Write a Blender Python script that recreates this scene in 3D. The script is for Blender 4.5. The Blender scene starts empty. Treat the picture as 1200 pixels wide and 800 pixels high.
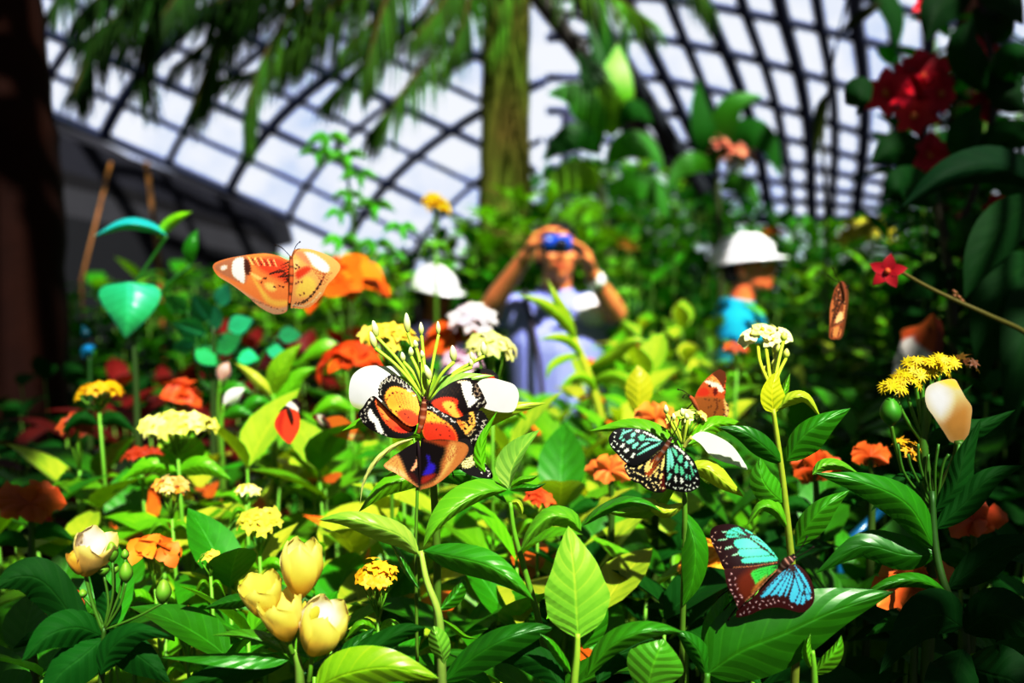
import bpy, bmesh, math, random
import numpy as np
from mathutils import Vector, Matrix, noise as mnoise
from mathutils.geometry import delaunay_2d_cdt

random.seed(7)
SC = bpy.context.scene
COL = SC.collection
F = 900.0
CAMZ = 1.5
TH = math.atan(100 / 900.0)
CT, ST = math.cos(TH), math.sin(TH)
PI = math.pi


def at(px, py, d):
    x = (px - 600) / F * d
    y = (400 - py) / F * d
    return Vector((x, d * CT + y * ST, CAMZ - d * ST + y * CT))


def s2l(c):
    out = []
    for v in c:
        v = v / 255.0
        out.append(v / 12.92 if v <= .04045 else ((v + .055) / 1.055) ** 2.4)
    return tuple(out)


def rgb(r, g, b, k=1.0):
    a = s2l((r, g, b))
    return (a[0] * k, a[1] * k, a[2] * k)


def jit(c, a=.15):
    m = 1 + random.uniform(-a, a)
    return tuple(max(0, v * m * (1 + random.uniform(-a, a) * .5)) for v in c)


def mixc(a, b, t):
    return tuple(a[i] * (1 - t) + b[i] * t for i in range(3))


def cr(pts, n):
    """Catmull-Rom resample of tuples to n points."""
    P = [np.array(p, float) for p in pts]
    if len(P) == 2:
        return [P[0] + (P[1] - P[0]) * i / (n - 1) for i in range(n)]
    P = [2 * P[0] - P[1]] + P + [2 * P[-1] - P[-2]]
    m = len(P) - 3
    out = []
    for i in range(n):
        u = i / (n - 1) * m
        k = min(int(u), m - 1)
        t = u - k
        a, b, c, d = P[k:k + 4]
        out.append(.5 * ((2 * b) + (-a + c) * t + (2 * a - 5 * b + 4 * c - d) * t * t + (-a + 3 * b - 3 * c + d) * t ** 3))
    return out


def crclosed(pts, sub=4):
    P = [np.array(p, float) for p in pts]
    n = len(P)
    out = []
    for k in range(n):
        a, b, c, d = P[k - 1], P[k], P[(k + 1) % n], P[(k + 2) % n]
        for j in range(sub):
            t = j / sub
            out.append(.5 * ((2 * b) + (-a + c) * t + (2 * a - 5 * b + 4 * c - d) * t * t + (-a + 3 * b - 3 * c + d) * t ** 3))
    return out


# ---------------------------------------------------------------- materials
def _nodes(name):
    m = bpy.data.materials.new(name)
    m.use_nodes = True
    nt = m.node_tree
    nt.nodes.clear()
    return m, nt, nt.nodes, nt.links


def _math(nt, op, a, b=None, c=None):
    n = nt.nodes.new('ShaderNodeMath')
    n.operation = op
    for i, v in enumerate((a, b, c)):
        if v is None:
            continue
        if isinstance(v, (int, float)):
            n.inputs[i].default_value = v
        else:
            nt.links.new(v, n.inputs[i])
    return n.outputs[0]


def mat_attr(name, rough=.5, spec=.4, transl=0.0, nscale=40., namt=.15, bump=0., metal=0., coat=0.):
    """Principled surface coloured by the mesh colour attribute, broken up by noise, optionally translucent."""
    m, nt, N, L = _nodes(name)
    out = N.new('ShaderNodeOutputMaterial')
    b = N.new('ShaderNodeBsdfPrincipled')
    b.inputs['Roughness'].default_value = rough
    b.inputs['Specular IOR Level'].default_value = spec
    b.inputs['Metallic'].default_value = metal
    b.inputs['Coat Weight'].default_value = coat
    at_ = N.new('ShaderNodeAttribute'); at_.attribute_name = 'Col'
    tc = N.new('ShaderNodeTexCoord')
    nz = N.new('ShaderNodeTexNoise'); nz.inputs['Scale'].default_value = nscale; nz.inputs['Detail'].default_value = 4
    L.new(tc.outputs['Object'], nz.inputs['Vector'])
    f = _math(nt, 'MULTIPLY_ADD', nz.outputs['Fac'], namt * 2, 1 - namt)
    vm = N.new('ShaderNodeVectorMath'); vm.operation = 'SCALE'
    L.new(at_.outputs['Color'], vm.inputs[0]); L.new(f, vm.inputs['Scale'])
    L.new(vm.outputs[0], b.inputs['Base Color'])
    if bump:
        bp = N.new('ShaderNodeBump'); bp.inputs['Strength'].default_value = bump; bp.inputs['Distance'].default_value = .01
        L.new(nz.outputs['Fac'], bp.inputs['Height']); L.new(bp.outputs[0], b.inputs['Normal'])
    if transl:
        t = N.new('ShaderNodeBsdfTranslucent'); L.new(vm.outputs[0], t.inputs['Color'])
        mx = N.new('ShaderNodeMixShader'); mx.inputs[0].default_value = transl
        L.new(b.outputs[0], mx.inputs[1]); L.new(t.outputs[0], mx.inputs[2]); L.new(mx.outputs[0], out.inputs[0])
    else:
        L.new(b.outputs[0], out.inputs[0])
    return m


def mat_leaf(name, rough=.38, spec=.45, transl=.3, nveins=7., vein=.5, coat=0.):
    """Leaf: colour attribute plus a procedural midrib and side veins from the leaf's own coordinates."""
    m, nt, N, L = _nodes(name)
    out = N.new('ShaderNodeOutputMaterial')
    b = N.new('ShaderNodeBsdfPrincipled')
    b.inputs['Roughness'].default_value = rough
    b.inputs['Specular IOR Level'].default_value = spec
    b.inputs['Coat Weight'].default_value = coat
    col = N.new('ShaderNodeAttribute'); col.attribute_name = 'Col'
    uv = N.new('ShaderNodeAttribute'); uv.attribute_name = 'luv'
    sp = N.new('ShaderNodeSeparateXYZ'); L.new(uv.outputs['Vector'], sp.inputs[0])
    t, s = sp.outputs[0], sp.outputs[1]
    a = _math(nt, 'ABSOLUTE', s)
    w = _math(nt, 'MULTIPLY', t, nveins)
    w = _math(nt, 'SUBTRACT', w, _math(nt, 'MULTIPLY', a, 1.5))
    fr = _math(nt, 'FRACT', _math(nt, 'ADD', w, 10.0))
    tri = _math(nt, 'ABSOLUTE', _math(nt, 'SUBTRACT', fr, .5))          # 0 at the vein, .5 between
    line = _math(nt, 'SUBTRACT', 1.0, _math(nt, 'MULTIPLY', tri, 11.0)); 
    line = _math(nt, 'MAXIMUM', line, 0.0)
    mid = _math(nt, 'MAXIMUM', _math(nt, 'SUBTRACT', 1.0, _math(nt, 'MULTIPLY', a, 14.0)), 0.0)
    veins = _math(nt, 'MINIMUM', _math(nt, 'ADD', _math(nt, 'MULTIPLY', line, .55), mid), 1.0)
    tc = N.new('ShaderNodeTexCoord')
    nz = N.new('ShaderNodeTexNoise'); nz.inputs['Scale'].default_value = 60; nz.inputs['Detail'].default_value = 3
    L.new(tc.outputs['Object'], nz.inputs['Vector'])
    f = _math(nt, 'MULTIPLY_ADD', nz.outputs['Fac'], .5, .75)
    vm = N.new('ShaderNodeVectorMath'); vm.operation = 'SCALE'
    L.new(col.outputs['Color'], vm.inputs[0]); L.new(f, vm.inputs['Scale'])
    mx = N.new('ShaderNodeMix'); mx.data_type = 'RGBA'
    L.new(_math(nt, 'MULTIPLY', veins, vein), mx.inputs[0])
    L.new(vm.outputs[0], mx.inputs[6])
    vv = N.new('ShaderNodeVectorMath'); vv.operation = 'MULTIPLY_ADD'; vv.inputs[1].default_value = (2.0, 1.6, 1.6); vv.inputs[2].default_value = (.01, .015, .002)
    L.new(vm.outputs[0], vv.inputs[0]); L.new(vv.outputs[0], mx.inputs[7])
    L.new(mx.outputs[2], b.inputs['Base Color'])
    bp = N.new('ShaderNodeBump'); bp.inputs['Strength'].default_value = .35; bp.inputs['Distance'].default_value = .002
    L.new(_math(nt, 'SUBTRACT', tri, _math(nt, 'MULTIPLY', mid, .5)), bp.inputs['Height']); L.new(bp.outputs[0], b.inputs['Normal'])
    tr = N.new('ShaderNodeBsdfTranslucent')
    tv = N.new('ShaderNodeVectorMath'); tv.operation = 'MULTIPLY'; tv.inputs[1].default_value = (1.5, 1.3, .35)
    L.new(mx.outputs[2], tv.inputs[0]); L.new(tv.outputs[0], tr.inputs['Color'])
    ms = N.new('ShaderNodeMixShader'); ms.inputs[0].default_value = transl
    L.new(b.outputs[0], ms.inputs[1]); L.new(tr.outputs[0], ms.inputs[2]); L.new(ms.outputs[0], out.inputs[0])
    return m


M = {}
M['leaf'] = mat_leaf('glossy_leaf')
M['bgleaf'] = mat_leaf('soft_leaf', rough=.45, spec=.4, transl=.35, nveins=6, vein=.4)
M['shadeleaf'] = mat_leaf('dull_leaf', rough=.7, spec=.12, transl=.25, nveins=7, vein=.3)
M['stem'] = mat_attr('green_stem', .5, .35, 0, 200, .2)
M['petal'] = mat_attr('petal', .5, .3, .3, 120, .12)
M['wing'] = mat_attr('wing_scales', .55, .25, .25, 900, .12)
M['fuzz'] = mat_attr('insect_fuzz', .7, .2, 0, 900, .3)
M['bark'] = mat_attr('mossy_bark', .9, .1, 0, 9, .55, .8)
M['soil'] = mat_attr('dark_soil', .95, .1, 0, 14, .5, .8)
M['metal'] = mat_attr('painted_steel', .5, .4, 0, 20, .1, 0, .3)
M['wall'] = mat_attr('painted_wall', .8, .2, 0, 5, .15)
M['skin'] = mat_attr('skin', .45, .4, 0, 60, .12)
M['cloth'] = mat_attr('cotton_cloth', .85, .15, 0, 260, .2, .3)
M['plastic'] = mat_attr('glossy_plastic', .25, .5, 0, 30, .04, 0, 0, .3)
M['hair'] = mat_attr('dark_hair', .5, .3, 0, 160, .4, .5)
M['strap'] = mat_attr('woven_strap', .8, .2, 0, 150, .2)


# ---------------------------------------------------------------- mesh builder
class MB:
    def __init__(s):
        s.v, s.f, s.c, s.uv = [], [], [], []

    def add(s, vs, fs, c, uv=None):
        o = len(s.v)
        s.v.extend([tuple(p) for p in vs])
        if len(c) and not isinstance(c[0], (int, float, np.floating)):
            s.c.extend([tuple(q) for q in c])
        else:
            s.c.extend([tuple(c)] * len(vs))
        s.uv.extend(uv if uv is not None else [(0, .5, 0)] * len(vs))
        s.f.extend([tuple(i + o for i in q) for q in fs])

    def mesh(s, name, mat, smooth=True):
        me = bpy.data.meshes.new(name)
        me.from_pydata(s.v, [], s.f)
        a = me.attributes.new('Col', 'FLOAT_COLOR', 'POINT')
        n = len(s.v)
        arr = np.ones((n, 4), np.float32)
        arr[:, :3] = np.array(s.c, np.float32)[:, :3]
        a.data.foreach_set('color', arr.ravel())
        u = me.attributes.new('luv', 'FLOAT_VECTOR', 'POINT')
        u.data.foreach_set('vector', np.array(s.uv, np.float32).ravel())
        if smooth:
            me.polygons.foreach_set('use_smooth', [True] * len(me.polygons))
        me.materials.append(mat)
        me.update()
        return me

    def build(s, name, mat, parent=None, smooth=True):
        o = bpy.data.objects.new(name, s.mesh(name, mat, smooth))
        COL.objects.link(o)
        if parent is not None:
            o.parent = parent
            r = parent
            off = Vector((0, 0, 0))
            while r is not None:
                off += r.location
                r = r.parent
            o.location = -off
        return o


def tag(o, label=None, cat=None, group=None, kind=None):
    if label: o['label'] = label
    if cat: o['category'] = cat
    if group: o['group'] = group
    if kind: o['kind'] = kind
    return o


def thing(name, label, cat, loc, group=None):
    o = bpy.data.objects.new(name, None)
    o.empty_display_size = .05
    COL.objects.link(o)
    o.location = loc
    return tag(o, label, cat, group)


def ground(p):
    return Vector((p[0], p[1], 0.0))


def tube(mb, pts, r, c, n=7, cap=True):
    """tube along world points; r number or list; c colour or list."""
    P = [Vector(p) for p in pts]
    k = len(P)
    R = r if isinstance(r, (list, tuple)) else [r] * k
    if len(R) == 2 and k != 2:
        R = [R[0] + (R[1] - R[0]) * i / (k - 1) for i in range(k)]
    Cc = c if not isinstance(c[0], (int, float)) else [c] * k
    if len(Cc) == 2 and k != 2:
        Cc = [mixc(Cc[0], Cc[1], i / (k - 1)) for i in range(k)]
    vs, fs, cs = [], [], []
    up = Vector((.31, .52, .8)).normalized()
    prev = None
    for i in range(k):
        t = (P[min(i + 1, k - 1)] - P[max(i - 1, 0)])
        if t.length < 1e-9: t = Vector((0, 0, 1))
        t.normalize()
        if prev is None:
            a = t.cross(up)
            if a.length < .05: a = t.cross(Vector((1, 0, 0)))
        else:
            a = prev - t * prev.dot(t)
        a.normalize(); prev = a
        b = t.cross(a)
        for j in range(n):
            th = 2 * PI * j / n
            vs.append(P[i] + (a * math.cos(th) + b * math.sin(th)) * R[i])
            cs.append(Cc[i])
    for i in range(k - 1):
        for j in range(n):
            j2 = (j + 1) % n
            fs.append((i * n + j, i * n + j2, (i + 1) * n + j2, (i + 1) * n + j))
    if cap:
        fs.append(tuple(range(n - 1, -1, -1)))
        fs.append(tuple((k - 1) * n + j for j in range(n)))
    mb.add(vs, fs, cs)


def ball(mb, c, r, col, nu=10, nv=7, rot=None):
    """ellipsoid; r number or 3 radii."""
    R = (r, r, r) if isinstance(r, (int, float)) else r
    vs, fs = [], []
    for i in range(nv + 1):
        ph = PI * i / nv
        for j in range(nu):
            th = 2 * PI * j / nu
            p = Vector((math.sin(ph) * math.cos(th) * R[0], math.sin(ph) * math.sin(th) * R[1], math.cos(ph) * R[2]))
            if rot is not None: p = rot @ p
            vs.append(Vector(c) + p)
    for i in range(nv):
        for j in range(nu):
            j2 = (j + 1) % nu
            fs.append((i * nu + j, (i + 1) * nu + j, (i + 1) * nu + j2, i * nu + j2))
    mb.add(vs, fs, col)


def box(mb, c, s, col, rot=None):
    vs = []
    for z in (-1, 1):
        for x, y in ((-1, -1), (1, -1), (1, 1), (-1, 1)):
            p = Vector((x * s[0] / 2, y * s[1] / 2, z * s[2] / 2))
            if rot is not None: p = rot @ p
            vs.append(Vector(c) + p)
    fs = [(3, 2, 1, 0), (4, 5, 6, 7), (0, 1, 5, 4), (1, 2, 6, 5), (2, 3, 7, 6), (3, 0, 4, 7)]
    mb.add(vs, fs, col)


def prof(t, k=.85, tip=.35):
    return max(0.0, math.sin(PI * min(1, t) ** k)) ** .85 * (1 - tip * t * t)


def pleaf(mb, mid, wl, wr, col, dl=.006, dr=.006, n=16, m=4, k=.85, tip=.35, col2=None, wav=.0, colr=None):
    """leaf laid along (px,py,d) midrib points; wl / wr half widths in pixels left / right of its run, dl / dr how far
    the two blade edges lie behind (+) or before (-) the midrib, in metres."""
    S = cr(mid, n)
    vs, fs, cs, uv = [], [], [], []
    col2 = col2 or tuple(v * .9 for v in col)
    rn = random.random() * 10
    for i in range(n):
        t = i / (n - 1)
        a, b = S[max(0, i - 1)], S[min(n - 1, i + 1)]
        tx, ty = b[0] - a[0], b[1] - a[1]
        ln = math.hypot(tx, ty) or 1
        nx, ny = ty / ln, -tx / ln          # left of the run (image y points down)
        p = prof(t, k, tip)
        if i == 0: p = .03
        if i == n - 1: p = .0
        for j in range(-m, m + 1):
            s = j / m
            w = wl if s < 0 else wr
            dd = dl if s < 0 else dr
            sg = -1 if s < 0 else 1
            q = abs(s)
            e = 1 + wav * math.sin(t * 21 + rn + sg) * q
            px = S[i][0] - sg * nx * w * p * q * e
            py = S[i][1] - sg * ny * w * p * q * e
            d = S[i][2] + dd * p * (q ** 1.4) + .0008 * math.sin(t * 8 * 2 * PI - q * 9) * q * p
            vs.append(at(px, py, d))
            cc = mixc(col if (colr is None or s < 0) else colr, col2, t)
            cs.append(cc)
            uv.append((t, s, 0))
    w_ = 2 * m + 1
    for i in range(n - 1):
        for j in range(2 * m):
            fs.append((i * w_ + j, i * w_ + j + 1, (i + 1) * w_ + j + 1, (i + 1) * w_ + j))
    mb.add(vs, fs, cs, uv)


def wleaf(mb, base, d0, up, Ln, W, droop, col, n=8, m=2, fold=.25, k=.85, tip=.35):
    """leaf in world space from base along d0, blade facing up, drooping towards its tip."""
    d0 = Vector(d0).normalized(); up = Vector(up)
    side = d0.cross(up)
    if side.length < 1e-4: side = Vector((1, 0, 0))
    side.normalize(); nrm = side.cross(d0)
    vs, fs, cs, uv = [], [], [], []
    P = Vector(base)
    ang = 0
    for i in range(n):
        t = i / (n - 1)
        a = droop * t
        dr = d0 * math.cos(a) - nrm * math.sin(a)
        nn = nrm * math.cos(a) + d0 * math.sin(a)
        if i: P = P + dr * (Ln / (n - 1))
        p = prof(t, k, tip)
        if i == 0: p = .04
        if i == n - 1: p = 0
        for j in range(-m, m + 1):
            s = j / m
            vs.append(P + side * (s * W * p) + nn * (abs(s) * W * p * fold))
            cs.append(tuple(v * (1 - .12 * t) for v in col))
            uv.append((t, s, 0))
    w_ = 2 * m + 1
    for i in range(n - 1):
        for j in range(2 * m):
            fs.append((i * w_ + j, i * w_ + j + 1, (i + 1) * w_ + j + 1, (i + 1) * w_ + j))
    mb.add(vs, fs, cs, uv)


def ptube(mb, pts, r, c, n=7, k=10):
    S = cr(pts, k)
    tube(mb, [at(*p) for p in S], r, c, n)


# ---------------------------------------------------------------- painted sheets (wings, bracts)
def in_poly(P, poly):
    x, y = P[:, 0], P[:, 1]
    ins = np.zeros(len(P), bool)
    n = len(poly)
    for i in range(n):
        x1, y1 = poly[i]; x2, y2 = poly[(i + 1) % n]
        c = ((y1 > y) != (y2 > y)) & (x < (x2 - x1) * (y - y1) / ((y2 - y1) or 1e-9) + x1)
        ins ^= c
    return ins


def seg_dist(P, pts, closed=False):
    D = np.full(len(P), 1e9)
    T = np.zeros(len(P))
    n = len(pts)
    m = n if closed else n - 1
    for i in range(m):
        a = np.array(pts[i], float); b = np.array(pts[(i + 1) % n], float)
        ab = b - a
        t = np.clip(((P - a) @ ab) / max(ab @ ab, 1e-9), 0, 1)
        d = np.linalg.norm(P - (a + t[:, None] * ab), axis=1)
        up = d < D
        D[up] = d[up]; T[up] = (i + t[up]) / m
    return D, T


def paint(P, base, layers):
    C = np.tile(np.array(base, float), (len(P), 1))
    for ly in layers:
        k = ly[0]
        if k == 'P':                       # polygon: pts, colour, softness
            soft = ly[3] if len(ly) > 3 else .6
            pl = [tuple(q) for q in crclosed(ly[1], 3)]
            d, _ = seg_dist(P, pl, True)
            d = np.where(in_poly(P, pl), d, -d)
            a = np.clip(d / soft * .5 + .5, 0, 1)
            c = ly[2]
        elif k == 'L':                     # stroke: pts, width, colour
            w = ly[2]
            d, t = seg_dist(P, ly[1])
            if isinstance(w, tuple): w = w[0] + (w[1] - w[0]) * t
            a = np.clip((w * .5 - d) / .5 + .5, 0, 1)
            c = ly[3]
        elif k == 'D':                     # dots: centres, radius, colour
            a = np.zeros(len(P))
            for q in ly[1]:
                d = np.hypot(P[:, 0] - q[0], P[:, 1] - q[1])
                a = np.maximum(a, np.clip((ly[2] - d) / .6 + .5, 0, 1))
            c = ly[3]
        a = a[:, None]
        C = C * (1 - a) + np.array(c) * a
    return C


def sheet(mb, outline, hinge, d0, gx, gy, base, layers, step=1.1, bend=0., smooth=True, ripple=.0, warp=1.0):
    """thin sheet with the given outline (photo pixels), standing in the plane through hinge at depth d0 that tilts
    by gx, gy metres per pixel, its surface coloured by the layers."""
    ol = crclosed(outline, 5) if smooth else [np.array(p, float) for p in outline]
    # resample evenly
    pts = []
    for i in range(len(ol)):
        a, b = ol[i], ol[(i + 1) % len(ol)]
        k = max(1, int(np.linalg.norm(b - a) / step))
        for j in range(k): pts.append(a + (b - a) * j / k)
    poly = [tuple(p) for p in pts]
    A = np.array(poly)
    x0, y0 = A.min(0); x1, y1 = A.max(0)
    G = []
    r = 0
    yy = y0
    while yy < y1:
        xx = x0 + (step / 2 if r % 2 else 0)
        while xx < x1:
            G.append((xx, yy)); xx += step
        yy += step * .87; r += 1
    G = np.array(G)
    ins = in_poly(G, poly)
    d, _ = seg_dist(G, poly, True)
    G = G[ins & (d > step * .45)]
    allp = [Vector(p) for p in poly] + [Vector((g[0], g[1])) for g in G]
    n = len(poly)
    V, E, Fc, *_ = delaunay_2d_cdt(allp, [(i, (i + 1) % n) for i in range(n)], [], 1, 1e-5)
    P = np.array([(v.x, v.y) for v in V])
    Pw = P + np.stack([.55 * np.sin(P[:, 1] * 1.9 + P[:, 0] * .7) + .3 * np.sin(P[:, 1] * 3.7), .55 * np.sin(P[:, 0] * 2.1 - P[:, 1] * .6) + .3 * np.sin(P[:, 0] * 4.1)], 1) * warp
    C = paint(Pw, base, layers)
    vs = []
    for x, y in P:
        dx, dy = x - hinge[0], y - hinge[1]
        rr = dx * dx + dy * dy
        vs.append(at(x, y, d0 + gx * dx + gy * dy + bend * rr * 1e-6 + ripple * math.sin(dx * .5 + dy * .3)))
    mb.add(vs, [tuple(f) for f in Fc], [tuple(c) for c in C])


def zz(poly, ox, oy, k):
    """zoomed crop coordinates to photo pixels."""
    return [(ox + x / k, oy + y / k) for x, y in poly]
EXPO = 0.0
TONE = [(.25, .185), (.7, .79)]
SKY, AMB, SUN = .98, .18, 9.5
# ================================================================ camera, light, sky
cam = bpy.data.cameras.new('camera')
co = bpy.data.objects.new('camera', cam)
COL.objects.link(co)
co.location = (0, 0, CAMZ)
co.rotation_euler = (PI / 2 - TH, 0, 0)
cam.lens = 27.0
cam.sensor_width = 36.0
cam.clip_start = .02
cam.clip_end = 200
cam.dof.use_dof = True
cam.dof.focus_distance = .45
cam.dof.aperture_fstop = 4.2
cam.dof.aperture_blades = 0
SC.camera = co
SC.view_settings.view_transform = 'Standard'
SC.view_settings.look = 'None'
SC.view_settings.exposure = EXPO
SC.view_settings.use_curve_mapping = True
cm = SC.view_settings.curve_mapping
cv = cm.curves[3]
for x_, y_ in TONE:
    cv.points.new(x_, y_)
cm.update()

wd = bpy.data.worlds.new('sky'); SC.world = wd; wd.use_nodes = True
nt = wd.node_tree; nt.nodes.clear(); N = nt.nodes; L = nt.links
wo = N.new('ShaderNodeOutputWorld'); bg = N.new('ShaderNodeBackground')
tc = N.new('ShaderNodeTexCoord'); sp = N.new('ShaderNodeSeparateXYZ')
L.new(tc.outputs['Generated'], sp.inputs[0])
def sstep(v, a, b):
    n = N.new('ShaderNodeMapRange'); n.interpolation_type = 'SMOOTHSTEP'
    n.inputs[1].default_value = a; n.inputs[2].default_value = b; n.inputs[3].default_value = 0; n.inputs[4].default_value = 1
    L.new(v, n.inputs[0]); return n.outputs[0]
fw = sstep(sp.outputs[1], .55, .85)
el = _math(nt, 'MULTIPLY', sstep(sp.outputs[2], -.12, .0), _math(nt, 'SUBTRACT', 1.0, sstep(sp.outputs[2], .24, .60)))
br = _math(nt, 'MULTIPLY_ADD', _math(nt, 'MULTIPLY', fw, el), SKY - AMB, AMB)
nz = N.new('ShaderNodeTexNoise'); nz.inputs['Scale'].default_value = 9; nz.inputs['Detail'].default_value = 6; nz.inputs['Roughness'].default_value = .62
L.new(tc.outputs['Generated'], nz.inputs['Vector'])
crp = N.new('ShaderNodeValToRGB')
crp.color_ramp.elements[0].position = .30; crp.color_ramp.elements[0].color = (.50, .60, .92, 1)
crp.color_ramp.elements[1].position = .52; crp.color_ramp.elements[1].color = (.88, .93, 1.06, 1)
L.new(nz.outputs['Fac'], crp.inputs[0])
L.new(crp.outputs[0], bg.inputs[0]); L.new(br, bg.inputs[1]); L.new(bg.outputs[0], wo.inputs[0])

def lamp(name, kind, energy, col, loc, target, **kw):
    l = bpy.data.lights.new(name, kind); l.energy = energy; l.color = col
    for k, v in kw.items(): setattr(l, k, v)
    o = bpy.data.objects.new(name, l); COL.objects.link(o)
    o.location = loc
    o.rotation_euler = (Vector(target) - Vector(loc)).to_track_quat('-Z', 'Y').to_euler()
    return o
lamp('sun', 'SUN', SUN, (1, .965, .89), (1.6, -2.6, 6.0), (0, .9, 1.3), angle=math.radians(1.2))

# ================================================================ ground, walls, dome
mb = MB()
n = 40
vs, fs = [], []
for i in range(n + 1):
    for j in range(n + 1):
        x, y = -14 + 28 * i / n, -4 + 34 * j / n
        vs.append((x, y, .03 * mnoise.noise((x * 1.7, y * 1.7, 0)) - .03))
for i in range(n):
    for j in range(n):
        a = i * (n + 1) + j
        fs.append((a, a + n + 1, a + n + 2, a + 1))
mb.add(vs, fs, (.018, .012, .006))
tag(mb.build('floor', M['soil']), kind='structure')

# low dark wall with a sloping roof edge on the left
mb = MB()
top = [(-900, -260, 6.2), (-400, -50, 7.4), (-40, 96, 8.6), (64, 156, 9.0), (160, 188, 9.6), (240, 221, 10.4), (300, 244, 11.0), (318, 258, 11.3), (327, 290, 11.5)]
tp = [at(*p) for p in top]
dark, grey = (.008, .009, .012), (.035, .036, .044)
def wall_band(a, b, col, back=.0):
    k = len(tp)
    vs = []
    for p in tp:
        for f_ in (a, b):
            q = p.copy(); q.z = p.z * (1 - f_)
            q.y += back; vs.append(q)
    mb.add(vs, [(2 * i, 2 * i + 1, 2 * i + 3, 2 * i + 2) for i in range(k - 1)], col)
wall_band(0, .14, (.014, .015, .024)); wall_band(.14, .20, (.006, .006, .008)); wall_band(.20, .32, grey); wall_band(.32, 1, dark)
vs = []
for p in tp: vs += [p, p + Vector((-.6, 3.0, .1))]
mb.add(vs, [(2 * i, 2 * i + 1, 2 * i + 3, 2 * i + 2) for i in range(len(tp) - 1)], (.03, .03, .04))
tag(mb.build('wall_left', M['wall'], smooth=False), kind='structure')

dome = bpy.data.objects.new('ceiling', None); COL.objects.link(dome); tag(dome, kind='structure')
SC_ = (.045, .062, .14)
def strut(pts, r, name, k=18):
    if len(pts) < 2: return
    m_ = MB(); ptube(m_, pts, r, SC_, 6, k); m_.build(name, M['metal'], dome)
# left vault: purlins run away to the right, ribs climb to the right
def LV(u, v):
    P00, P10 = np.array((-60., 85., 9.2)), np.array((640., 400., 19.))
    base = P00 + (P10 - P00) * u
    base[2] = 9.2 / (1 - .52 * u)
    base[1] += -26 * math.sin(PI * min(u, 1))* .35
    # rise along the rib
    dx = (95 + 190 * v) * v * (1 + .25 * u) + 34 * v
    dy = -(330 - 75 * v) * v * (1.0 - .10 * u)
    d = base[2] * (1 - .30 * v)
    return (base[0] + dx, base[1] + dy, d)
for i in range(12):
    u = (i / 11.0) ** .86 * 1.12
    strut([q for q in [LV(u, v / 12) for v in range(15)] if q[0] < 640 + max(0, -q[1]) * .3], .075 if i % 2 == 0 else .05, 'rib')
for j in range(11):
    v = j / 8.2
    strut([q for q in [LV(u / 14 * 1.12, v) for u in range(15)] if q[0] < 650 + max(0, -q[1]) * .3], .065 if j % 2 == 0 else .045, 'purlin')
# right vault
topx = [640, 684, 733, 782, 822, 867, 911, 955, 999, 1043, 1087, 1131, 1180, 1230]
botx = [792, 822, 852, 878, 903, 927, 950, 972, 1000, 1030, 1056, 1088, 1122, 1160]
def RV(i, v):
    a, b = topx[i], botx[i]
    y = 262 - 262 * v
    bul = 14 * math.sin(PI * min(1, max(0, v))) * (1 if i > 3 else .4)
    x = b + (a - b) * v + bul
    return (x, y, 20.0 * (1 - .36 * v) if v < 1.6 else 8)
for i in range(len(topx)):
    strut([RV(i, v) for v in (-.1, .12, .3, .5, .7, .9, 1.1, 1.35)], .13 if i % 2 == 0 else .10, 'rib')
def hy(lv, x):
    # sag of each ring down to the right
    t = max(0, (x - 760) / 280)
    return lv[0] + (lv[1] - lv[0]) * t ** 1.25
for lv in [(-60, 5), (-4, 55), (44, 116), (91, 166), (130, 195), (165, 216), (196, 233), (224, 246), (256, 258)]:
    pts = []
    for x in (640, 700, 760, 820, 880, 940, 1000, 1060, 1130, 1200):
        y = hy(lv, x)
        v = (262 - y) / 262
        pts.append((x, y, 20.0 * (1 - .36 * v)))
    strut(pts, .14 if lv[0] == 256 else .085, 'purlin', 26)
# the big ridge beam: a pair of chords with web bars between
def ridge(t):
    return [(560 + 290 * t, -95 + 380 * t, 9.5 + 5 * t), (625 + 235 * t, -95 + 380 * t, 9.3 + 5 * t)]
mb = MB()
ptube(mb, [ridge(0)[0], ridge(.5)[0], ridge(1)[0]], .13, (.16, .15, .13), 6)
ptube(mb, [ridge(0)[1], ridge(.5)[1], ridge(1)[1]], .16, (.04, .05, .06), 6)
for i in range(12):
    a, b = ridge(i / 12), ridge((i + 1) / 12)
    tube(mb, [at(*a[0]), at(*b[1])], .04, (.06, .065, .07), 5); tube(mb, [at(*a[1]), at(*b[0])], .04, (.06, .065, .07), 5)
mb.build('ridge_beam', M['metal'], dome)
mb = MB()
p = at(669, 130, 9.0)
tube(mb, [Vector((p.x, p.y, 0)), p], .12, (.05, .055, .11), 8)
mb.build('post', M['metal'], dome)

# ================================================================ trunks and palm
def trunk(mb, axis, wpx, col, col2, n=14, k=34, amp=.06):
    S = cr(axis, k)
    vs, fs, cs = [], [], []
    for i, q in enumerate(S):
        c = at(*q)
        w = wpx(i / (k - 1)) * .5 * q[2] / F
        for j in range(n):
            th = 2 * PI * j / n
            f_ = 1 + amp * mnoise.noise((math.cos(th) * 1.5, math.sin(th) * 1.5, i * .45)) + amp * .5 * math.sin(i * 2.2)
            vs.append(c + Vector((math.cos(th) * w * f_, math.sin(th) * w * f_, 0)))
            cs.append(mixc(col, col2, .5 + .8 * mnoise.noise((c.z * 3, th * 1.3, 3.3))) )
    cs = [tuple(max(.001, v) for v in c) for c in cs]
    for i in range(k - 1):
        for j in range(n):
            j2 = (j + 1) % n
            fs.append((i * n + j, i * n + j2, (i + 1) * n + j2, (i + 1) * n + j))
    mb.add(vs, fs, cs)

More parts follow.
